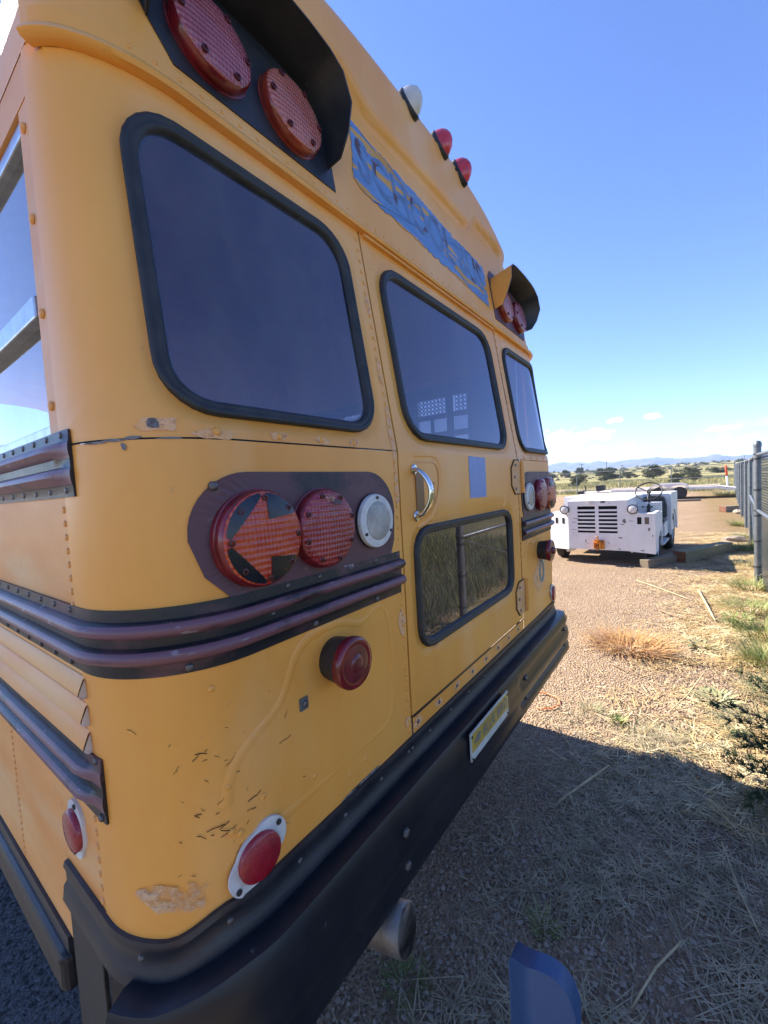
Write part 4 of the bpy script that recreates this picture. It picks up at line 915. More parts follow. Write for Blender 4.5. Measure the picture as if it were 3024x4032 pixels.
for k, (y, z, a, b) in enumerate([(.27, .80, .035, .05), (.30, .74, .05, .012), (.16, .80, .05, .008), (1.06, .84, .09, .008), (1.10, .77, .06, .007), (1.09, .63, .06, .007), (.60, 1.14, .06, .03), (.33, .50, .05, .02), (.0, .29, .05, .014), (.35, .30, .03, .012), (-.10, .66, .02, .04), (.9, .42, .012, .04), (.52, .40, .01, .02), (-.15, .55, .012, .02)]):
    r = random.Random(k); pts = [(y+a*math.cos(t)*r.uniform(.45, 1), z+b*math.sin(t)*r.uniform(.45, 1)) for t in [2*math.pi*i/14 for i in range(14)]]
    xx = -.0055 if y < .21 else -.0015
    MB().add([(xx, p, q) for p, q in pts], [tuple(range(13, -1, -1))]).obj('paint_chip', CHT, tug)
MB().box((.3, y0+.02, 1.178), (.305, y1-.02, 1.1835)).obj('hood_seam', DARK, tug)
tug.matrix_basis = Matrix.Translation((8.0, -.19, 0)) @ Matrix.Rotation(math.radians(-3.6), 4, 'Z') @ Matrix.Translation((0, .19, 0))
# ================================================================ TRAILER
TWP = mk('worn_white_trailer_paint', (.74, .72, .69), (.66, .6, .54), scale=3, rough=.6, c3=(.3, .13, .06), s3=6, lo3=.66, hi3=.72)
tr = thing('flatbed_trailer', 'low white tandem-axle flatbed trailer parked before the far fence', 'trailer', (28, 0, gz(28)))
T0 = gz(28); TX = 28.0
pl_ = MB().box((TX, -1.9, T0+.50), (TX+2.1, 3.2, T0+.66)).obj('deck', TWP, tr); bevel(pl_, .02, 1)
for i in range(10): MB().box((TX+.03+i*.205, -1.88, T0+.661), (TX+.03+i*.205+.19, 3.18, T0+.685)).obj('plank', mk('trailer_plank', (.42, .36, .30), (.3, .25, .2), scale=2, rough=.8, stretch=(6, .4, 1)) if 'trailer_plank' not in MATS else MATS['trailer_plank'], tr)
plate('dovetail', [(-1.9, T0+.66), (-1.9, T0+.50), (-2.75, T0+.36), (-2.75, T0+.50)], 'x', TX, TX+2.1, TWP, tr)
for xx in (TX+.6, TX+1.5): MB().tube([(xx, 3.2, T0+.56), (TX+1.05, 4.9, T0+.5)], .06, 6).obj('tongue', TWP, tr)
MB().tube([(TX+1.05, 4.75, T0+.05), (TX+1.05, 4.75, T0+.95)], .04, 8).obj('jack', BLK, tr)
MB().box((TX+.9, 4.85, T0+.44), (TX+1.2, 5.2, T0+.6)).obj('coupler', BLK, tr)
MB().box((TX+.75, 3.6, T0+.6), (TX+1.3, 4.1, T0+.95)).obj('winch', BLK, tr)
for xx in (TX-.12, TX+2.22):
    for yy in (-.22, .78): wheel((xx, yy, T0+.34), False, .34, .2, tr, BLK)
    pts = []
    for c in (-.22, .78):
        pts += [(c+.44*math.cos(t), .34+.44*math.sin(t)) for t in [math.pi*i/8 for i in range(9)]] if False else []
    fo = [(-.78, .45), (-.70, .62), (-.5, .80), (-.22, .86), (.28, .87), (.78, .86), (1.06, .80), (1.26, .62), (1.34, .45)]
    fi = [(1.28, .45), (1.2, .60), (1.02, .74), (.78, .80), (.5, .74), (.28, .62), (.06, .74), (-.22, .80), (-.46, .74), (-.64, .6), (-.72, .45)]
    plate('fender', [(y, T0+z) for y, z in fo+fi], 'x', xx-.13, xx+.13, TWP, tr)
# ================================================================ FENCES
def fy(x): return float(np.interp(x, [-5, 3.85, 7.25, 11.5, 14.5, 17.7, 34.8], [-1.30, -1.36, -1.40, -1.70, -1.87, -2.03, -3.02]))
WIRE = mk('galvanised_wire', (.035, .042, .042), (.025, .03, .03), scale=20, rough=.6, metal=.15)
def wire_panel(name, A, B, zb, zt, pitch, r, parent):
    A = Vector(A); B = Vector(B); L_ = (B-A).length; d = (B-A)/L_; nrm = Vector((-d.y, d.x, 0)).normalized(); h = zt-zb; mb = MB()
    k = int((L_+h)/pitch)+1
    for sg in (1, -1):
        for i in range(k):
            s0 = -h+i*pitch+pitch*.5
            a, b = s0, s0+h; za, zb_ = 0., h
            if a < 0: za = -a; a = 0
            if b > L_: zb_ = h-(b-L_); b = L_
            if b <= a+.01: continue
            if sg < 0: za, zb_ = h-za, h-zb_
            p = A+d*a+nrm*r*sg*1.2; q = A+d*b+nrm*r*sg*1.2
            mb.tube([(p.x, p.y, p.z+zb+za), (q.x, q.y, q.z+zb+zb_)], r, 3, cap=False)
    o = mb.obj(name, WIRE, parent); return o
fence = thing('chain_link_fence', 'grey chain-link fence running along the right behind the bus', 'fence', (7.25, -1.4, 0))
PX = [-4.6, -1.6, 1.2, 3.85, 7.25, 11.3, 14.3, 17.5, 20.5, 23.5, 26.5, 29.5, 32.4, 34.8]
PP = [Vector((x, fy(x), gz(x))) for x in PX]
for i, p in enumerate(PP):
    big = i in (3, 4, 13); r = .041 if big else .029; hgt = 1.93 if big else 1.79
    po = MB().tube([p+Vector((0, 0, -.1)), p+Vector((0, 0, hgt-.02))], r, 16).obj('post', STEEL, fence, angle=50)
    if big:
        MB().lathe([(r+.005, -.03), (r+.006, 0), (r*.98, .028), (r*.6, .046), (.002, .052)], Matrix.Translation(p+Vector((0, 0, hgt-.02))), 18).obj('post_cap', STEEL, po, angle=60)
        for zz in (.25, .6, .95, 1.02, 1.3, 1.72, 1.78): MB().lathe([(r+.001, -.011), (r+.004, -.01), (r+.004, .01), (r+.001, .011)], Matrix.Translation(p+Vector((0, 0, zz))), 16).obj('tension_band', WIRE, po)
    else:
        for zz in (.3, .75, 1.2, 1.6): MB().lathe([(r+.001, -.004), (r+.003, 0), (r+.001, .004)], Matrix.Translation(p+Vector((0, 0, zz))), 10).obj('tie_wire', WIRE, po)
for i, (a, b) in enumerate(zip(PP[:-1], PP[1:])):
    top = Vector((0, 0, 1.775))
    MB().tube([a+top, (a+b)/2+top+Vector((0, 0, -.004)), b+top], .021, 10).obj('top_rail', STEEL, fence, smooth=True)
    pitch, wr = (.070, .0021) if i in (2, 3, 4, 5) else (.075, .0019) if i < 2 else (.11, .0020)
    wire_panel('wire_mesh', a+Vector((0, -.034, 0)), b+Vector((0, -.034, 0)), .03, 1.77, pitch, wr, fence)
    if i in (3, 4, 12):
        mid = Vector((0, 0, 1.02)); MB().tube([a+mid, b+mid], .021, 10).obj('brace_rail', STEEL, fence, smooth=True)
        e, f_ = (a, b) if i == 3 else (b, a)
        MB().tube([e+Vector((0, 0, 1.0)), f_+Vector((0, 0, .12))], .006, 6).obj('truss_rod', STEEL, fence)
for a, b in ((PP[4], PP[5]), (PP[3], PP[4])):
    for zz in (.4, .75, 1.35): pass
far = thing('boundary_fence', 'far chain-link fence crossing behind the trailer and tow tractor', 'fence', (36, 3, gz(36)))
FA, FB = Vector((34.8, -3.02, 0)), Vector((44.0, 24.0, 0)); FP = [FA]
for k in range(1, 9): FP.append(FA+(FB-FA)*k/8)
FP = [Vector((p.x, p.y, gz(p.x, p.y))) for p in FP]
for p in FP[1:]: MB().tube([p, p+Vector((0, 0, 1.85))], .032, 8).obj('post', STEEL, far)
for i, (a, b) in enumerate(zip(FP[:-1], FP[1:])):
    top = Vector((0, 0, 1.83)); MB().tube([a+top, b+top], .026, 6).obj('top_rail', STEEL, far)
    wire_panel('wire_mesh', a, b, .05, 1.82, .15, .0036, far)
    if i == 0: MB().tube([a+Vector((0, 0, 1.0)), b+Vector((0, 0, 1.0))], .024, 6).obj('brace_rail', STEEL, far)
# ================================================================ SMALL THINGS ON THE LOT
ORP = mk('orange_marker', (.78, .11, .04), rough=.5); WHP = mk('white_marker', (.74, .72, .70), rough=.5)
mk_p = thing('marker_post', 'slim white marker post with orange top by the far fence corner', 'marker post', (33.6, -2.55, gz(33.6)))
g0 = gz(33.6)
MB().tube([(33.6, -2.62, g0), (33.6, -2.56, g0+1.05)], .055, 10).obj('post', WHP, mk_p, smooth=True)
MB().tube([(33.6, -2.56, g0+1.051), (33.6, -2.52, g0+1.70), (33.6, -2.52, g0+1.74)], [.06, .06, .03], 10).obj('orange_cap', ORP, mk_p, smooth=True)
WD1 = mk('grey_timber', (.16, .125, .085), (.23, .185, .125), scale=5, rough=.85, stretch=(1, 9, 9), bump=.3, bscale=30)
WD2 = mk('green_treated_timber', (.17, .15, .075), (.25, .22, .12), scale=5, rough=.85, stretch=(1, 9, 9), bump=.3, bscale=30)
WD3 = mk('cut_timber_end', (.20, .085, .04), (.12, .05, .03), scale=14, rough=.85, bump=.3, bscale=50)
def timber(name, A, B, w, h, m, me_, label, cat='timber', z0=0.):
    A = Vector(A); B = Vector(B); d = (B-A); L_ = d.length; ang = math.atan2(d.y, d.x)
    r = random.Random(len(label)); vs = []
    for x in (0, L_*.5, L_):
        for y, z in ((-w/2, 0), (w/2, 0), (w/2, h), (-w/2, h)): vs.append((x, y+r.uniform(-.006, .006), z+r.uniform(-.005, .005)))
    fs = [(0, 1, 2, 3), (11, 10, 9, 8)]+[(i*4+k, (i+1)*4+k, (i+1)*4+(k+1) % 4, i*4+(k+1) % 4) for i in range(2) for k in range(4)]
    mb = MB().add(vs, fs); mb.m[0] = 1; mb.m[1] = 1
    me = mesh(name, mb.v, mb.f, [m, me_], False, mb.m); o = bpy.data.objects.new(name, me)
    lay(o, None, Matrix.Translation((A.x, A.y, z0+gz(A.x))) @ Matrix.Rotation(ang, 4, 'Z')); tag(o, label, cat); bevel(o, .006, 2); return o
timber('timber', (7.96, -.02, 0), (9.1, -.62, 0), .15, .14, WD1, WD1, 'grey square timber lying in front of the tractor front wheel')
timber('timber', (8.62, -.50, 0), (10.05, -1.22, 0), .21, .20, WD2, WD3, 'thick greenish timber with red-brown sawn end beside the tractor')
timber('plank', (25.6, .9, 0), (26.0, -1.1, 0), .18, .10, WD1, WD1, 'thin dark plank lying on the dirt between tractor and trailer', 'plank')
timber('wood_block', (19.2, -1.62, 0), (19.5, -2.0, 0), .3, .22, WD1, WD3, 'short dark wood block on the dirt near the fence', 'block')
def rock(name, c, s_, label, seed):
    r = random.Random(seed); bm = bmesh.new(); bmesh.ops.create_icosphere(bm, subdivisions=2, radius=1)
    for v in bm.verts: v.co *= 1+r.uniform(-.22, .22); v.co.x *= s_[0]; v.co.y *= s_[1]; v.co.z *= s_[2]
    me = bpy.data.meshes.new(name); bm.to_mesh(me); bm.free(); me.materials.append(mk('pale_rock', (.36, .30, .24), (.27, .22, .17), scale=12, rough=.9) if 'pale_rock' not in MATS else MATS['pale_rock'])
    o = bpy.data.objects.new(name, me); lay(o, None, Matrix.Translation(c)); return tag(o, label, 'rock')
rock('rock', (18.6, -2.0, .1), (.16, .12, .1), 'pale rock beside the dark wood block near the fence', 3)
rock('rock', (11.4, -1.42, .06), (.12, .2, .09), 'pale rock at the foot of the fence past the timber', 5)
OCORD = mk('orange_cord_plastic', (.75, .20, .05), rough=.5)
pts = [(2.70, .33, .012), (2.79, .30, .02), (2.82, .22, .015), (2.79, .13, .02), (2.72, .095, .012), (2.63, .13, .015), (2.59, .19, .012), (2.60, .22, .01)]
o = MB().tube([Vector(p) for p in pts], .005, 6).obj('orange_cord', OCORD); tag(o, 'small loop of orange cord lying on the gravel past the bumper', 'cord')
BL = mk('blue_plastic', (.022, .065, .16), (.03, .08, .18), scale=12, rough=.5, bump=.1, bscale=90)
pf = [(.345, -.414, .822), (.342, -.4205, .842), (.322, -.452, .868), (.326, -.474, .870), (.331, -.495, .862), (.335, -.509, .842), (.337, -.5163, .815)]
def cr_(P, m=6):
    out_ = []
    for i in range(len(P)-1):
        a, b, c, d = [Vector(P[min(max(q, 0), len(P)-1)]) for q in (i-1, i, i+1, i+2)]
        out_ += [tuple(.5*((2*b)+(c-a)*t+(2*a-5*b+4*c-d)*t*t+(3*b-a-3*c+d)*t**3)) for t in [k/m for k in range(m)]]
    return out_+[tuple(P[-1])]
pf = cr_(pf); n = len(pf)
mb = MB(); V = [(x, y, 0) for x, y, z in pf]+[(x, y, z) for x, y, z in pf]+[(x+.032, y, 0) for x, y, z in pf]+[(x+.032, y, z-.004) for x, y, z in pf]
fs = []
for k in range(n-1): fs += [(k, k+1, n+k+1, n+k), (2*n+k, 3*n+k, 3*n+k+1, 2*n+k+1), (n+k, n+k+1, 3*n+k+1, 3*n+k)]
fs += [(0, n, 3*n, 2*n), (n-1, 3*n-1, 4*n-1, 2*n-1)]; mb.add(V, fs)
o = mb.obj('blue_post', BL, None, angle=50); bm = bmesh.new(); bm.from_mesh(o.data); bmesh.ops.recalc_face_normals(bm, faces=bm.faces[:]); bm.to_mesh(o.data); bm.free()
smooth_by_angle(o.data, 50); tag(o, 'blue post with sloping rounded top right below the viewer', 'post')
# ================================================================ VEGETATION
def np_obj(name, V, F, mat, kind=None, parent=None, mats=None, idx=None):
    me = bpy.data.meshes.new(name); V = np.asarray(V, np.float32); F = np.asarray(F, np.int32); k = F.shape[1]
    me.vertices.add(len(V)); me.vertices.foreach_set('co', V.ravel()); me.loops.add(F.size); me.loops.foreach_set('vertex_index', F.ravel())
    me.polygons.add(len(F)); me.polygons.foreach_set('loop_start', np.arange(len(F), dtype=np.int32)*k)
    try: me.polygons.foreach_set('loop_total', np.full(len(F), k, np.int32))
    except Exception: pass
    for m in (mats or [mat]): me.materials.append(m)
    if idx is not None: me.polygons.foreach_set('material_index', np.asarray(idx, np.int32))
    me.update(calc_edges=True); me.validate()
    o = bpy.data.objects.new(name, me); lay(o, parent)
    if kind: o['kind'] = kind
    return o
def strips(P, D, L, Wd, up, bend):
    # thin three-point blades: base P, horizontal dir D, length L, width Wd, rise, bend
    n = len(P); side_ = np.stack([-D[:, 1], D[:, 0], np.zeros(n)], 1); Z = np.array([0, 0, 1.])
    t = np.array([0, .5, 1.]); vs = []
    for k in range(3):
        c = P+D*(L*t[k])[:, None]+Z[None]*(up*t[k]-bend*t[k]**2)[:, None]
        w = Wd*(1, .85, .25)[k]
        vs += [c-side_*w[:, None]/2, c+side_*w[:, None]/2]
    V = np.stack(vs, 1).reshape(-1, 3); b = np.arange(n)[:, None]*6
    F = np.concatenate([b+np.array([[0, 1, 3, 2]]), b+np.array([[2, 3, 5, 4]])], 0); return V, F
def dirs(n):
    a = rng.uniform(0, 2*np.pi, n); return np.stack([np.cos(a), np.sin(a), np.zeros(n)], 1)
STR = mk('straw', (.56, .41, .19), (.33, .22, .095), scale=9, rough=.8, c3=(.62, .52, .30), s3=7, lo3=.5, hi3=.6)
STRD = mk('shade_toned_straw', (.46, .38, .24), (.20, .17, .10), scale=14, rough=.85)  # greyer copy of the straw, with the bus's shade put into its colour
GRS = mk('green_grass', (.10, .15, .035), (.19, .21, .06), scale=3, rough=.7)
def straw_field(name, n, xr, yfun, Lr, wr, mat, zr=(.004, .03), dens=None):
    x = rng.uniform(*xr, n); y = yfun(x, n)
    if dens is not None:
        k = rng.uniform(0, 1, n) < dens(x, y); x = x[k]; y = y[k]; n = len(x)
    P = np.stack([x, y, rng.uniform(*zr, n)], 1); L_ = rng.uniform(*Lr, n)*rng.choice([.5, .8, 1, 1.6], n)
    up = rng.normal(.0, .05, n)*L_*1.2+rng.uniform(0, .015, n)
    V, F = strips(P, dirs(n), L_, rng.uniform(*wr, n), np.maximum(up, -P[:, 2]+.002), rng.uniform(0, .01, n))
    return V, F
def clump(x, y):
    return .42+.3*np.sin(x*2.1+y*3.3)*np.sin(y*2.7-x*.7)+.3*np.sin(x*5.3-y*4.7+1)*np.sin(y*6.1+x*1.9)+.2*np.sin(x*9.7+y*8.1)+.15*np.sin(x*17+y*3)*np.sin(y*19-x*5)
V1, F1 = straw_field('s', 150000, (2.0, 13), lambda x, n: -1.75+np.abs(rng.normal(0, .62, n)), (.04, .15), (.003, .007), STR, dens=lambda x, y: np.clip(clump(x, y)*1.3-.1, .03, 1)*np.clip(1.15-.6*(y+1.0), .12, 1))
np_obj('cut_straw', V1, F1, STR, 'stuff')['label'] = 'cut dry straw strewn over the sunlit ground'
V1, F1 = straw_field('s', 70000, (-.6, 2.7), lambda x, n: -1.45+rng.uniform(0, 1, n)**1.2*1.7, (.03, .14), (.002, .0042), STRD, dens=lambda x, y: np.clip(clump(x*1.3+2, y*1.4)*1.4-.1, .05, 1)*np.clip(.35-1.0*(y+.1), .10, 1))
np_obj('shaded_straw', V1, F1, STRD, 'stuff')['label'] = 'straw and grass clippings coloured for the shade of the bus'
V1, F1 = straw_field('s', 9000, (1.5, 9), lambda x, n: -1.6+np.abs(rng.normal(0, .7, n)), (.02, .07), (.004, .011), STR, dens=lambda x, y: np.clip(clump(x*1.7+5, y*1.3), .05, 1))
np_obj('dead_leaf_litter', V1, F1, mk('dark_litter', (.10, .065, .04), (.19, .12, .07), scale=9, rough=.9), 'stuff')['label'] = 'dark dead leaf litter between the straw'
# gravel stones
def stones(name, n, xr, yr, sz, mat, dens=None):
    x = rng.uniform(*xr, n)
    x = xr[0]+(xr[1]-xr[0])*rng.uniform(0, 1, n)**1.8 if xr[1]-xr[0] > 3 else x
    y = rng.uniform(*yr, n); s_ = rng.uniform(*sz, n)*rng.choice([.6, 1, 1, 1.5], n)
    base = np.array([[1, 0, 0], [-1, 0, 0], [0, 1, 0], [0, -1, 0], [0, 0, .7], [0, 0, -.5]], float)
    J = base[None]*(1+rng.uniform(-.35, .35, (n, 6, 3))); a = rng.uniform(0, 6.28, n); c, s2 = np.cos(a)[:, None], np.sin(a)[:, None]
    X = (J[..., 0]*c-J[..., 1]*s2)*s_[:, None]+x[:, None]; Y = (J[..., 0]*s2+J[..., 1]*c)*s_[:, None]+y[:, None]; Zz = J[..., 2]*s_[:, None]+.002+np.array([gz(q) for q in x])[:, None]
    V = np.stack([X, Y, Zz], -1).reshape(-1, 3); t = np.array([[0, 2, 4], [2, 1, 4], [1, 3, 4], [3, 0, 4]])
    F = (np.arange(n)[:, None, None]*6+t[None]).reshape(-1, 3); o = np_obj(name, V, F, mat, 'stuff'); return o
PEB = mk('pink_gravel', (.31, .235, .17), (.43, .35, .27), scale=11, lo=.3, hi=.7, rough=.9, c3=(.17, .12, .09), s3=17, lo3=.55, hi3=.62)
stones('gravel', 42000, (.2, 9), (-1.0, 2.2), (.0028, .0085), PEB)['label'] = 'loose pinkish gravel on the lot'
PEBG = mk('grey_gravel', (.10, .096, .094), (.20, .19, .18), scale=23, lo=.3, hi=.7, rough=.9)
stones('drive_gravel', 24000, (-1.5, .15), (-.2, 2.6), (.003, .0085), PEBG)['label'] = 'dark grey gravel beside the bus'
def plant(name, label, cat, c, n, h, spread, mat, w=(.003, .006), stems=0, group=None, flop=.5, leaf=False, ell=(1, 1)):
    root = thing(name, label, cat, c, group); C0 = np.array(c)
    a = rng.uniform(0, 6.28, n); rr_ = spread*.35*np.sqrt(rng.uniform(0, 1, n)); P = np.stack([C0[0]+rr_*np.cos(a)*ell[0], C0[1]+rr_*np.sin(a)*ell[1], np.full(n, C0[2])], 1)
    if leaf: P[:, 2] += rng.uniform(0, .8, n)*h
    a2 = a+rng.normal(0, .6, n); Dd = np.stack([np.cos(a2), np.sin(a2), 0*a2], 1)
    L_ = rng.uniform(.3, 1, n)*spread*flop*(.35 if leaf else 1); up = rng.uniform(.4, 1, n)*h*(.25 if leaf else 1); V, F = strips(P, Dd, L_, rng.uniform(*w, n), up, up*rng.uniform(0, .6, n))
    np_obj('leaves', V, F, mat, None, root); return root
DRY = mk('dry_tumbleweed', (.50, .29, .10), (.36, .18, .08), scale=9, rough=.85)
WEED = mk('weed_green', (.12, .19, .035), (.30, .29, .10), scale=14, rough=.65)
SAGE = mk('sage_green', (.20, .23, .11), (.38, .34, .18), scale=8, rough=.75)
plant('dry_bush', 'low dry orange-brown tumbleweed flattened on the gravel past the bumper', 'bush', (4.05, -.20, 0), 620, .17, .52, DRY, (.0035, .008), flop=.6, ell=(1, 1.5))
plant('weed', 'tiny leafy green weed on the gravel between bumper and straw', 'weed', (2.70, -.27, 0), 70, .05, .10, WEED, (.006, .012))
plant('weed', 'pale wispy grass tuft left of the tiny leafy green weed', 'weed', (2.76, -.10, 0), 130, .07, .18, SAGE, (.0015, .003))
plant('weed', 'pale broad-leaved rosette in the straw near the long stick', 'weed', (4.36, -.74, 0), 60, .06, .24, SAGE, (.02, .035))
plant('weed', 'grey-green broad-leaved weed in the straw beneath the juniper tip', 'weed', (3.32, -.78, 0), 60, .08, .26, SAGE, (.02, .032))
plant('weed', 'bright green leafy weed below the fence at the right edge', 'weed', (5.1, -1.02, 0), 260, .16, .34, WEED, (.008, .018), leaf=True)
plant('weed', 'tall bright green feathery weed at the right edge by the fence', 'weed', (4.15, -1.16, 0), 600, .26, .42, WEED, (.0025, .005), flop=.6)
plant('weed', 'flattened pale green grass streak just beyond the shadow edge', 'weed', (2.62, -.53, 0), 260, .03, .40, SAGE, (.0015, .003), flop=.6)
plant('weed', 'small dark green weed by the exhaust pipe under the bumper', 'weed', (.74, .10, 0), 120, .05, .16, GRS, (.0015, .003))
plant('weed', 'small green sprig growing in the shaded gravel past the exhaust', 'weed', (1.15, -.22, 0), 60, .07, .12, WEED, (.002, .005))
for k, (x, y, h, sp, lb) in enumerate([(6.9, -1.3, .35, .4, 'green and straw weed tuft at the base of the capped fence post'), (8.6, -1.45, .30, .4, 'weed tuft under the fence just past the capped post'), (10.2, -1.55, .42, .4, 'yellow-green weed tuft under the fence halfway to the second post'), (12.2, -1.68, .35, .45, 'weed tuft at the foot of the second fence post'), (14.8, -1.8, .4, .5, 'weed tuft at the foot of the third fence post'), (30.5, -2.4, .7, 1.2, 'green bush of weeds behind the trailer tail by the fence corner')]):
    plant('weed', lb, 'weed', (x, y, gz(x)), 420, h*.6, sp*1.3, SAGE if k % 2 else WEED, (.003, .007) if k < 5 else (.012, .02), group='weeds along the fence')
for x, y, h, sp, lb in [(3.55, -1.18, .22, .4, 'pale feathery green weed at the right edge above the juniper'), (4.9, -1.22, .30, .4, 'green weed against the fence behind the bright leafy one'), (5.8, -1.2, .28, .5, 'straw-coloured and green weed against the fence before the capped post'), (3.0, -1.02, .12, .4, 'low yellow-green weed in the straw beside the juniper')]:
    plant('weed', lb, 'weed', (x, y, 0), 420, h*.7, sp*1.2, SAGE if h < .25 else WEED, (.003, .006), group='weeds along the fence')
# tall growth behind the fence (seen mirrored in the lower door window)
n = 15000; x = rng.uniform(1.2, 11, n); y = -1.62-rng.uniform(0, 1, n)**1.3*4.5; P = np.stack([x, y, np.zeros(n)], 1); hgt = rng.uniform(.15, .55, n)*(.6+.7*clump(x*.6, y*.7))
V1, F1 = strips(P, dirs(n), rng.uniform(.05, .25, n), rng.uniform(.004, .011, n), hgt, hgt*.3)
np_obj('tall_grass', V1, F1, mk('rough_grass', (.09, .13, .03), (.20, .19, .07), scale=1.1, rough=.75), 'stuff')['label'] = 'tall rough grass growing behind the near fence'
# lone sticks and stalks
SM = mk('pale_stalk', (.55, .44, .25), (.42, .31, .16), scale=8, rough=.8); SM2 = mk('brown_stick', (.20, .12, .07), (.30, .20, .12), scale=8, rough=.85)
for A, B, r_, m, lb in [((6.49, -.74, .03), (5.2, -.86, .02), .014, SM, 'long pale stick lying in the straw towards the fence'), ((6.9, 0, .012), (5.95, -.69, .015), .007, SM, 'long pale stalk lying across the dirt before the timbers'), ((1.78, -.12, .012), (2.17, -.29, .03), .006, SM, 'bent pale stalk lying in the shade of the bus'), ((3.35, -.72, .16), (2.85, -.50, .02), .004, SM, 'straight pale stalk leaning over the straw beside the juniper'), ((5.4, -.36, .015), (5.1, -.62, .02), .012, SM2, 'thin brown stick right of the tumbleweed'), ((3.6, -.10, .012), (3.45, -.38, .015), .005, SM2, 'brown twig on the gravel below the tumbleweed'), ((1.35, -.62, .02), (1.05, -.50, .02), .004, SM, 'pale stalk in the shade left of the blue post'), ((1.9, -.75, .02), (1.5, -.83, .03), .003, SM, 'thin pale stalk in the shade near the right edge')]:
    A = Vector(A); B = Vector(B); m_ = (A+B)/2+Vector((random.uniform(-.03, .03), random.uniform(-.03, .03), random.uniform(0, .015)))
    o = MB().tube([A, A*.6+m_*.4, m_, m_*.4+B*.6, B], [r_, r_*.9, r_*.85, r_*.8, r_*.5], 6).obj('stick', m, None, smooth=True); tag(o, lb, 'stick')
# juniper branch reaching in at the right
JUN = mk('juniper_green', (.030, .055, .022), (.055, .085, .03), scale=12, rough=.7); JB = mk('juniper_bark', (.10, .06, .04), rough=.9)
jr = thing('juniper_shrub', 'dark green juniper shrub reaching into the right edge over the shadow line', 'shrub', (2.35, -1.2, 0))
mb = MB(); PV = []; r = random.Random(8); tips = []
for b in range(26):
    A = Vector((2.30+r.uniform(-.06, .06), -1.22, r.uniform(.03, .3))); tgt = Vector((2.25+r.uniform(-.22, .34), -.93+r.uniform(-.2, .17), r.uniform(.05, .55))); p = A.copy(); path = [p.copy()]
    for k in range(10): p = A+(tgt-A)*((k+1)/10)+Vector((0, 0, .05*math.sin((k+1)/10*3.1)))+Vector((r.uniform(-.012, .012), r.uniform(-.012, .012), r.uniform(-.008, .008))); path.append(p.copy())
    mb.tube(path, [.005*(1-.8*i/10) for i in range(11)], 5)
    for i in range(3, 11):
        for k in range(11):
            d = Vector((r.uniform(-1, 1), r.uniform(-.6, 1), r.uniform(-.5, .9))).normalized()+ (tgt-A).normalized()*.8; d.normalize(); L_ = r.uniform(.025, .075); q = path[i]
            tips.append((q, d, L_))
mb.obj('branches', JB, jr)
vs = []; fs = []
for q, d, L_ in tips:
    s0 = d.cross(Vector((r.uniform(-1, 1), r.uniform(-1, 1), r.uniform(-1, 1)))).normalized()
    for k in range(7):
        t = k/7; c = q+d*L_*t; for_ = (1 if k % 2 else -1); e = (d*.6+s0*for_).normalized()*r.uniform(.008, .016); w = d.cross(e).normalized()*.0022
        i = len(vs); vs += [c-w-d*.002, c+w+d*.002, c+e]; fs.append((i, i+1, i+2))
    i = len(vs); w = s0*.0022; vs += [q-w, q+w, q+d*L_]; fs.append((i, i+1, i+2))
np_obj('foliage', np.array([tuple(v) for v in vs]), np.array(fs), JUN, None, jr)
# far trees: trunk, limbs and a crown of leaf clumps
LEAF = mk('pinyon_foliage', (.035, .048, .018), (.06, .072, .03), scale=.9, rough=.85, c3=(.08, .09, .04), s3=3, lo3=.55, hi3=.7); TRK = mk('tree_bark', (.11, .08, .06), rough=.9)
def tree_proto(seed):
    r = np.random.default_rng(seed); root = thing('juniper_tree', 'x', 'tree', (0, 0, 0), 'junipers on the plain')
    mb = MB(); mb.tube([(0, 0, -.03), (.02, .01, .2), (0, .03, .45), (0, 0, .7)], [.05, .04, .03, .012], 7); cl = []
    for k in range(26):
        a = r.uniform(0, 6.28); e = r.uniform(.05, 1); rad = .42*math.sqrt(e)*(1-.25*r.uniform()); z = .10+.80*r.uniform()**.9; rad *= math.sqrt(max(.12, 1-((z-.38)/.62)**2))
        c = np.array([rad*math.cos(a), rad*math.sin(a), z]); cl.append((c, r.uniform(.10, .19)))
        if k < 12: mb.tube([(0, 0, .15+.2*r.uniform()), tuple(c*.6+np.array([0, 0, .05])), tuple(c)], [.018, .011, .004], 5)
    mb.obj('trunk', TRK, root); vs = []; 
    for c, s_ in cl:
        m = 150; d = r.normal(0, 1, (m, 3)); d /= np.linalg.norm(d, axis=1)[:, None]; p = c+d*(s_*r.uniform(.35, 1.05, m)**.6)[:, None]*np.array([1, 1, .85])
        for q in p:
            t = r.normal(0, 1, (2, 3)); t /= np.linalg.norm(t, axis=1)[:, None]; w = .036; vs += [q-t[0]*w, q+t[1]*w, q+t[0]*w*.9]
    np_obj('crown', np.array(vs), np.arange(len(vs)).reshape(-1, 3), LEAF, None, root); return root
protos = [tree_proto(s_) for s_ in (1, 2, 3)]
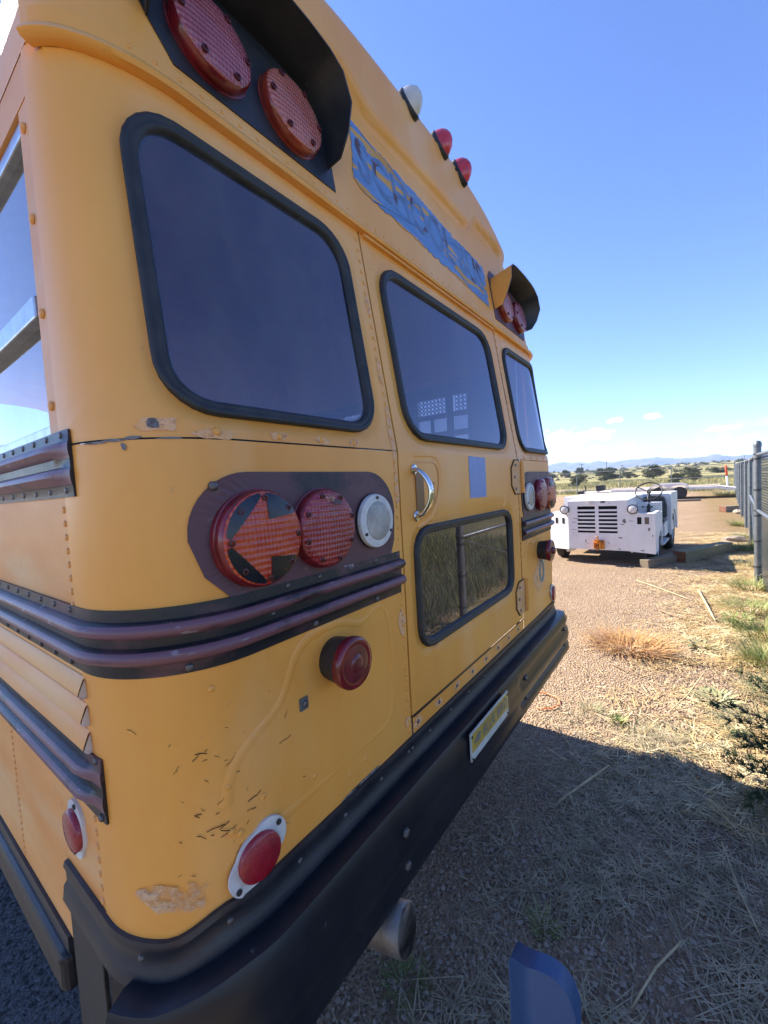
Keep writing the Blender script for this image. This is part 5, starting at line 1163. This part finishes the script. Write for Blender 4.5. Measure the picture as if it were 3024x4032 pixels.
TR = [(.2242, .0016, .0185, .0271, 'small juniper far left beside the bus, above the tractor'), (.2003, -.021, .0048, .0432, 'round juniper left of the tractor just behind the far fence'), (.1946, .0076, .0217, .022, 'pale juniper above the round one near the first utility pole'), (.1457, -.0094, .0173, .056, 'wide dark juniper behind the far fence above the tractor hood'), (.1, -.0076, .0056, .036, 'low juniper right of the wide dark one'), (.059, -.0107, .0142, .042, 'tall dark juniper above the steering wheel'), (.0195, -.0251, -.0028, .036, 'near dense juniper behind the trailer fender'), (.0014, -.0164, .0069, .036, 'juniper rising behind the near dense one by the trailer'), (-.0083, -.0197, -.0033, .028, 'small juniper right of the trailer fender'), (-.0424, -.0057, .0049, .030, 'distant juniper left of the orange marker post'), (-.017, .0001, .0042, .012, 'tiny far juniper on the plain right of centre'), (.26, -.004, .012, .03, 'juniper mostly hidden behind the bus corner')]
used = 0
for k, (t, zb, zt, wd, lb) in enumerate(TR):
    X = 30.
    while X < 800 and (gz(X, t*X)-1.6)/(X+.25) < zb: X += 1
    Y = t*X-.66; h = (zt-zb)*X*1.06; w = wd*X; M = Matrix.Translation((X, Y, gz(X, Y))) @ Matrix.Rotation(k*1.3, 4, 'Z') @ Matrix.Diagonal((w/.9, w/.9, h/.98, 1))
    if k < 3: o = protos[k]; o.matrix_basis = M; o['label'] = lb
    else: dup(protos[k % 3], M, lb)
# scattered low scrub on the plain reads as one mass
n = 240; xs_ = 140+rng.uniform(0, 1, n)**1.2*700; ts_ = rng.uniform(-.2, .34, n); vs = []
for x_, t_ in zip(xs_, ts_):
    y_ = t_*x_; z_ = gz(x_, y_); s_ = rng.uniform(.4, 1.2)*(1+x_/300)
    m = 40; d = rng.normal(0, 1, (m, 3)); d /= np.linalg.norm(d, axis=1)[:, None]; d[:, 2] = np.abs(d[:, 2])*.8; p = np.array([x_, y_, z_])+d*s_*rng.uniform(.4, 1, (m, 1))
    t = rng.normal(0, 1, (m, 2, 3)); t /= np.linalg.norm(t, axis=2)[..., None]; w = s_*.3
    vs.append(np.stack([p-t[:, 0]*w, p+t[:, 1]*w, p+t[:, 0]*w*.9], 1).reshape(-1, 3))
vs = np.concatenate(vs); np_obj('far_scrub', vs, np.arange(len(vs)).reshape(-1, 3), LEAF, 'stuff')['label'] = 'scattered low scrub across the plain'
# grass behind the far fence and roadside weeds
n = 22000; x = 37+rng.uniform(0, 1, n)**1.5*45; y = rng.uniform(-.13, .30, n)*x; z = np.array([gz(a, b) for a, b in zip(x, y)]); k = ~((x > 42.5) & (x < 52)) ; k &= (x > 36.2+.33*np.maximum(y, -4)); x, y, z = x[k], y[k], z[k]; n = len(x)
hgt = rng.uniform(.15, .6, n); V1, F1 = strips(np.stack([x, y, z], 1), dirs(n), rng.uniform(.05, .3, n), rng.uniform(.02, .05, n), hgt, hgt*.3)
np_obj('meadow_grass', V1, F1, mk('meadow', (.38, .32, .14), (.22, .23, .09), scale=.25, rough=.8), 'stuff')['label'] = 'dry yellow-green grass on the plain beyond the far fence'
# utility poles
PM = mk('pole_wood', (.13, .11, .10), rough=.9)
for k, (t, zb, zt, lb) in enumerate([(.1914, .0136, .0308, 'utility pole with crossarm above the left junipers'), (.1423, .0147, .0319, 'tall bare utility pole above the wide dark juniper'), (.1136, .014, .022, 'distant utility pole between two junipers'), (-.0811, .0165, .0238, 'tiny distant pole beside the capped fence post')]):
    X = 330+k*60; Y = t*X-.66; zt_ = zt*X+1.6; zb_ = min(gz(X, Y)-.5, zb*X+1.6)
    root = thing('utility_pole', lb, 'pole', (X, Y, zb_), 'utility poles on the plain')
    MB().tube([(X, Y, zb_), (X, Y, zt_)], .22, 6).obj('shaft', PM, root)
    if k in (0, 2): MB().box((X-.1, Y-1.6, zt_-.8), (X+.1, Y+1.6, zt_-.55)).obj('crossarm', PM, root)
# ================================================================ HAZE
hz = MB().box((-450, -3400, -1.2), (5200, 3400, 215)).obj('haze', None or mk('haze_unused', (1, 1, 1)))
hm = bpy.data.materials.new('haze_air'); hm.use_nodes = True; t = hm.node_tree; t.nodes.remove(t.nodes['Principled BSDF'])
pv = N(t, 'ShaderNodeVolumePrincipled'); pv.inputs['Color'].default_value = (.50, .68, 1, 1); pv.inputs['Density'].default_value = .00024; pv.inputs['Anisotropy'].default_value = .2
t.links.new(pv.outputs[0], t.nodes['Material Output'].inputs['Volume']); hz.data.materials.clear(); hz.data.materials.append(hm); hz['kind'] = 'stuff'; hz['label'] = 'thin blue air haze over the plain'
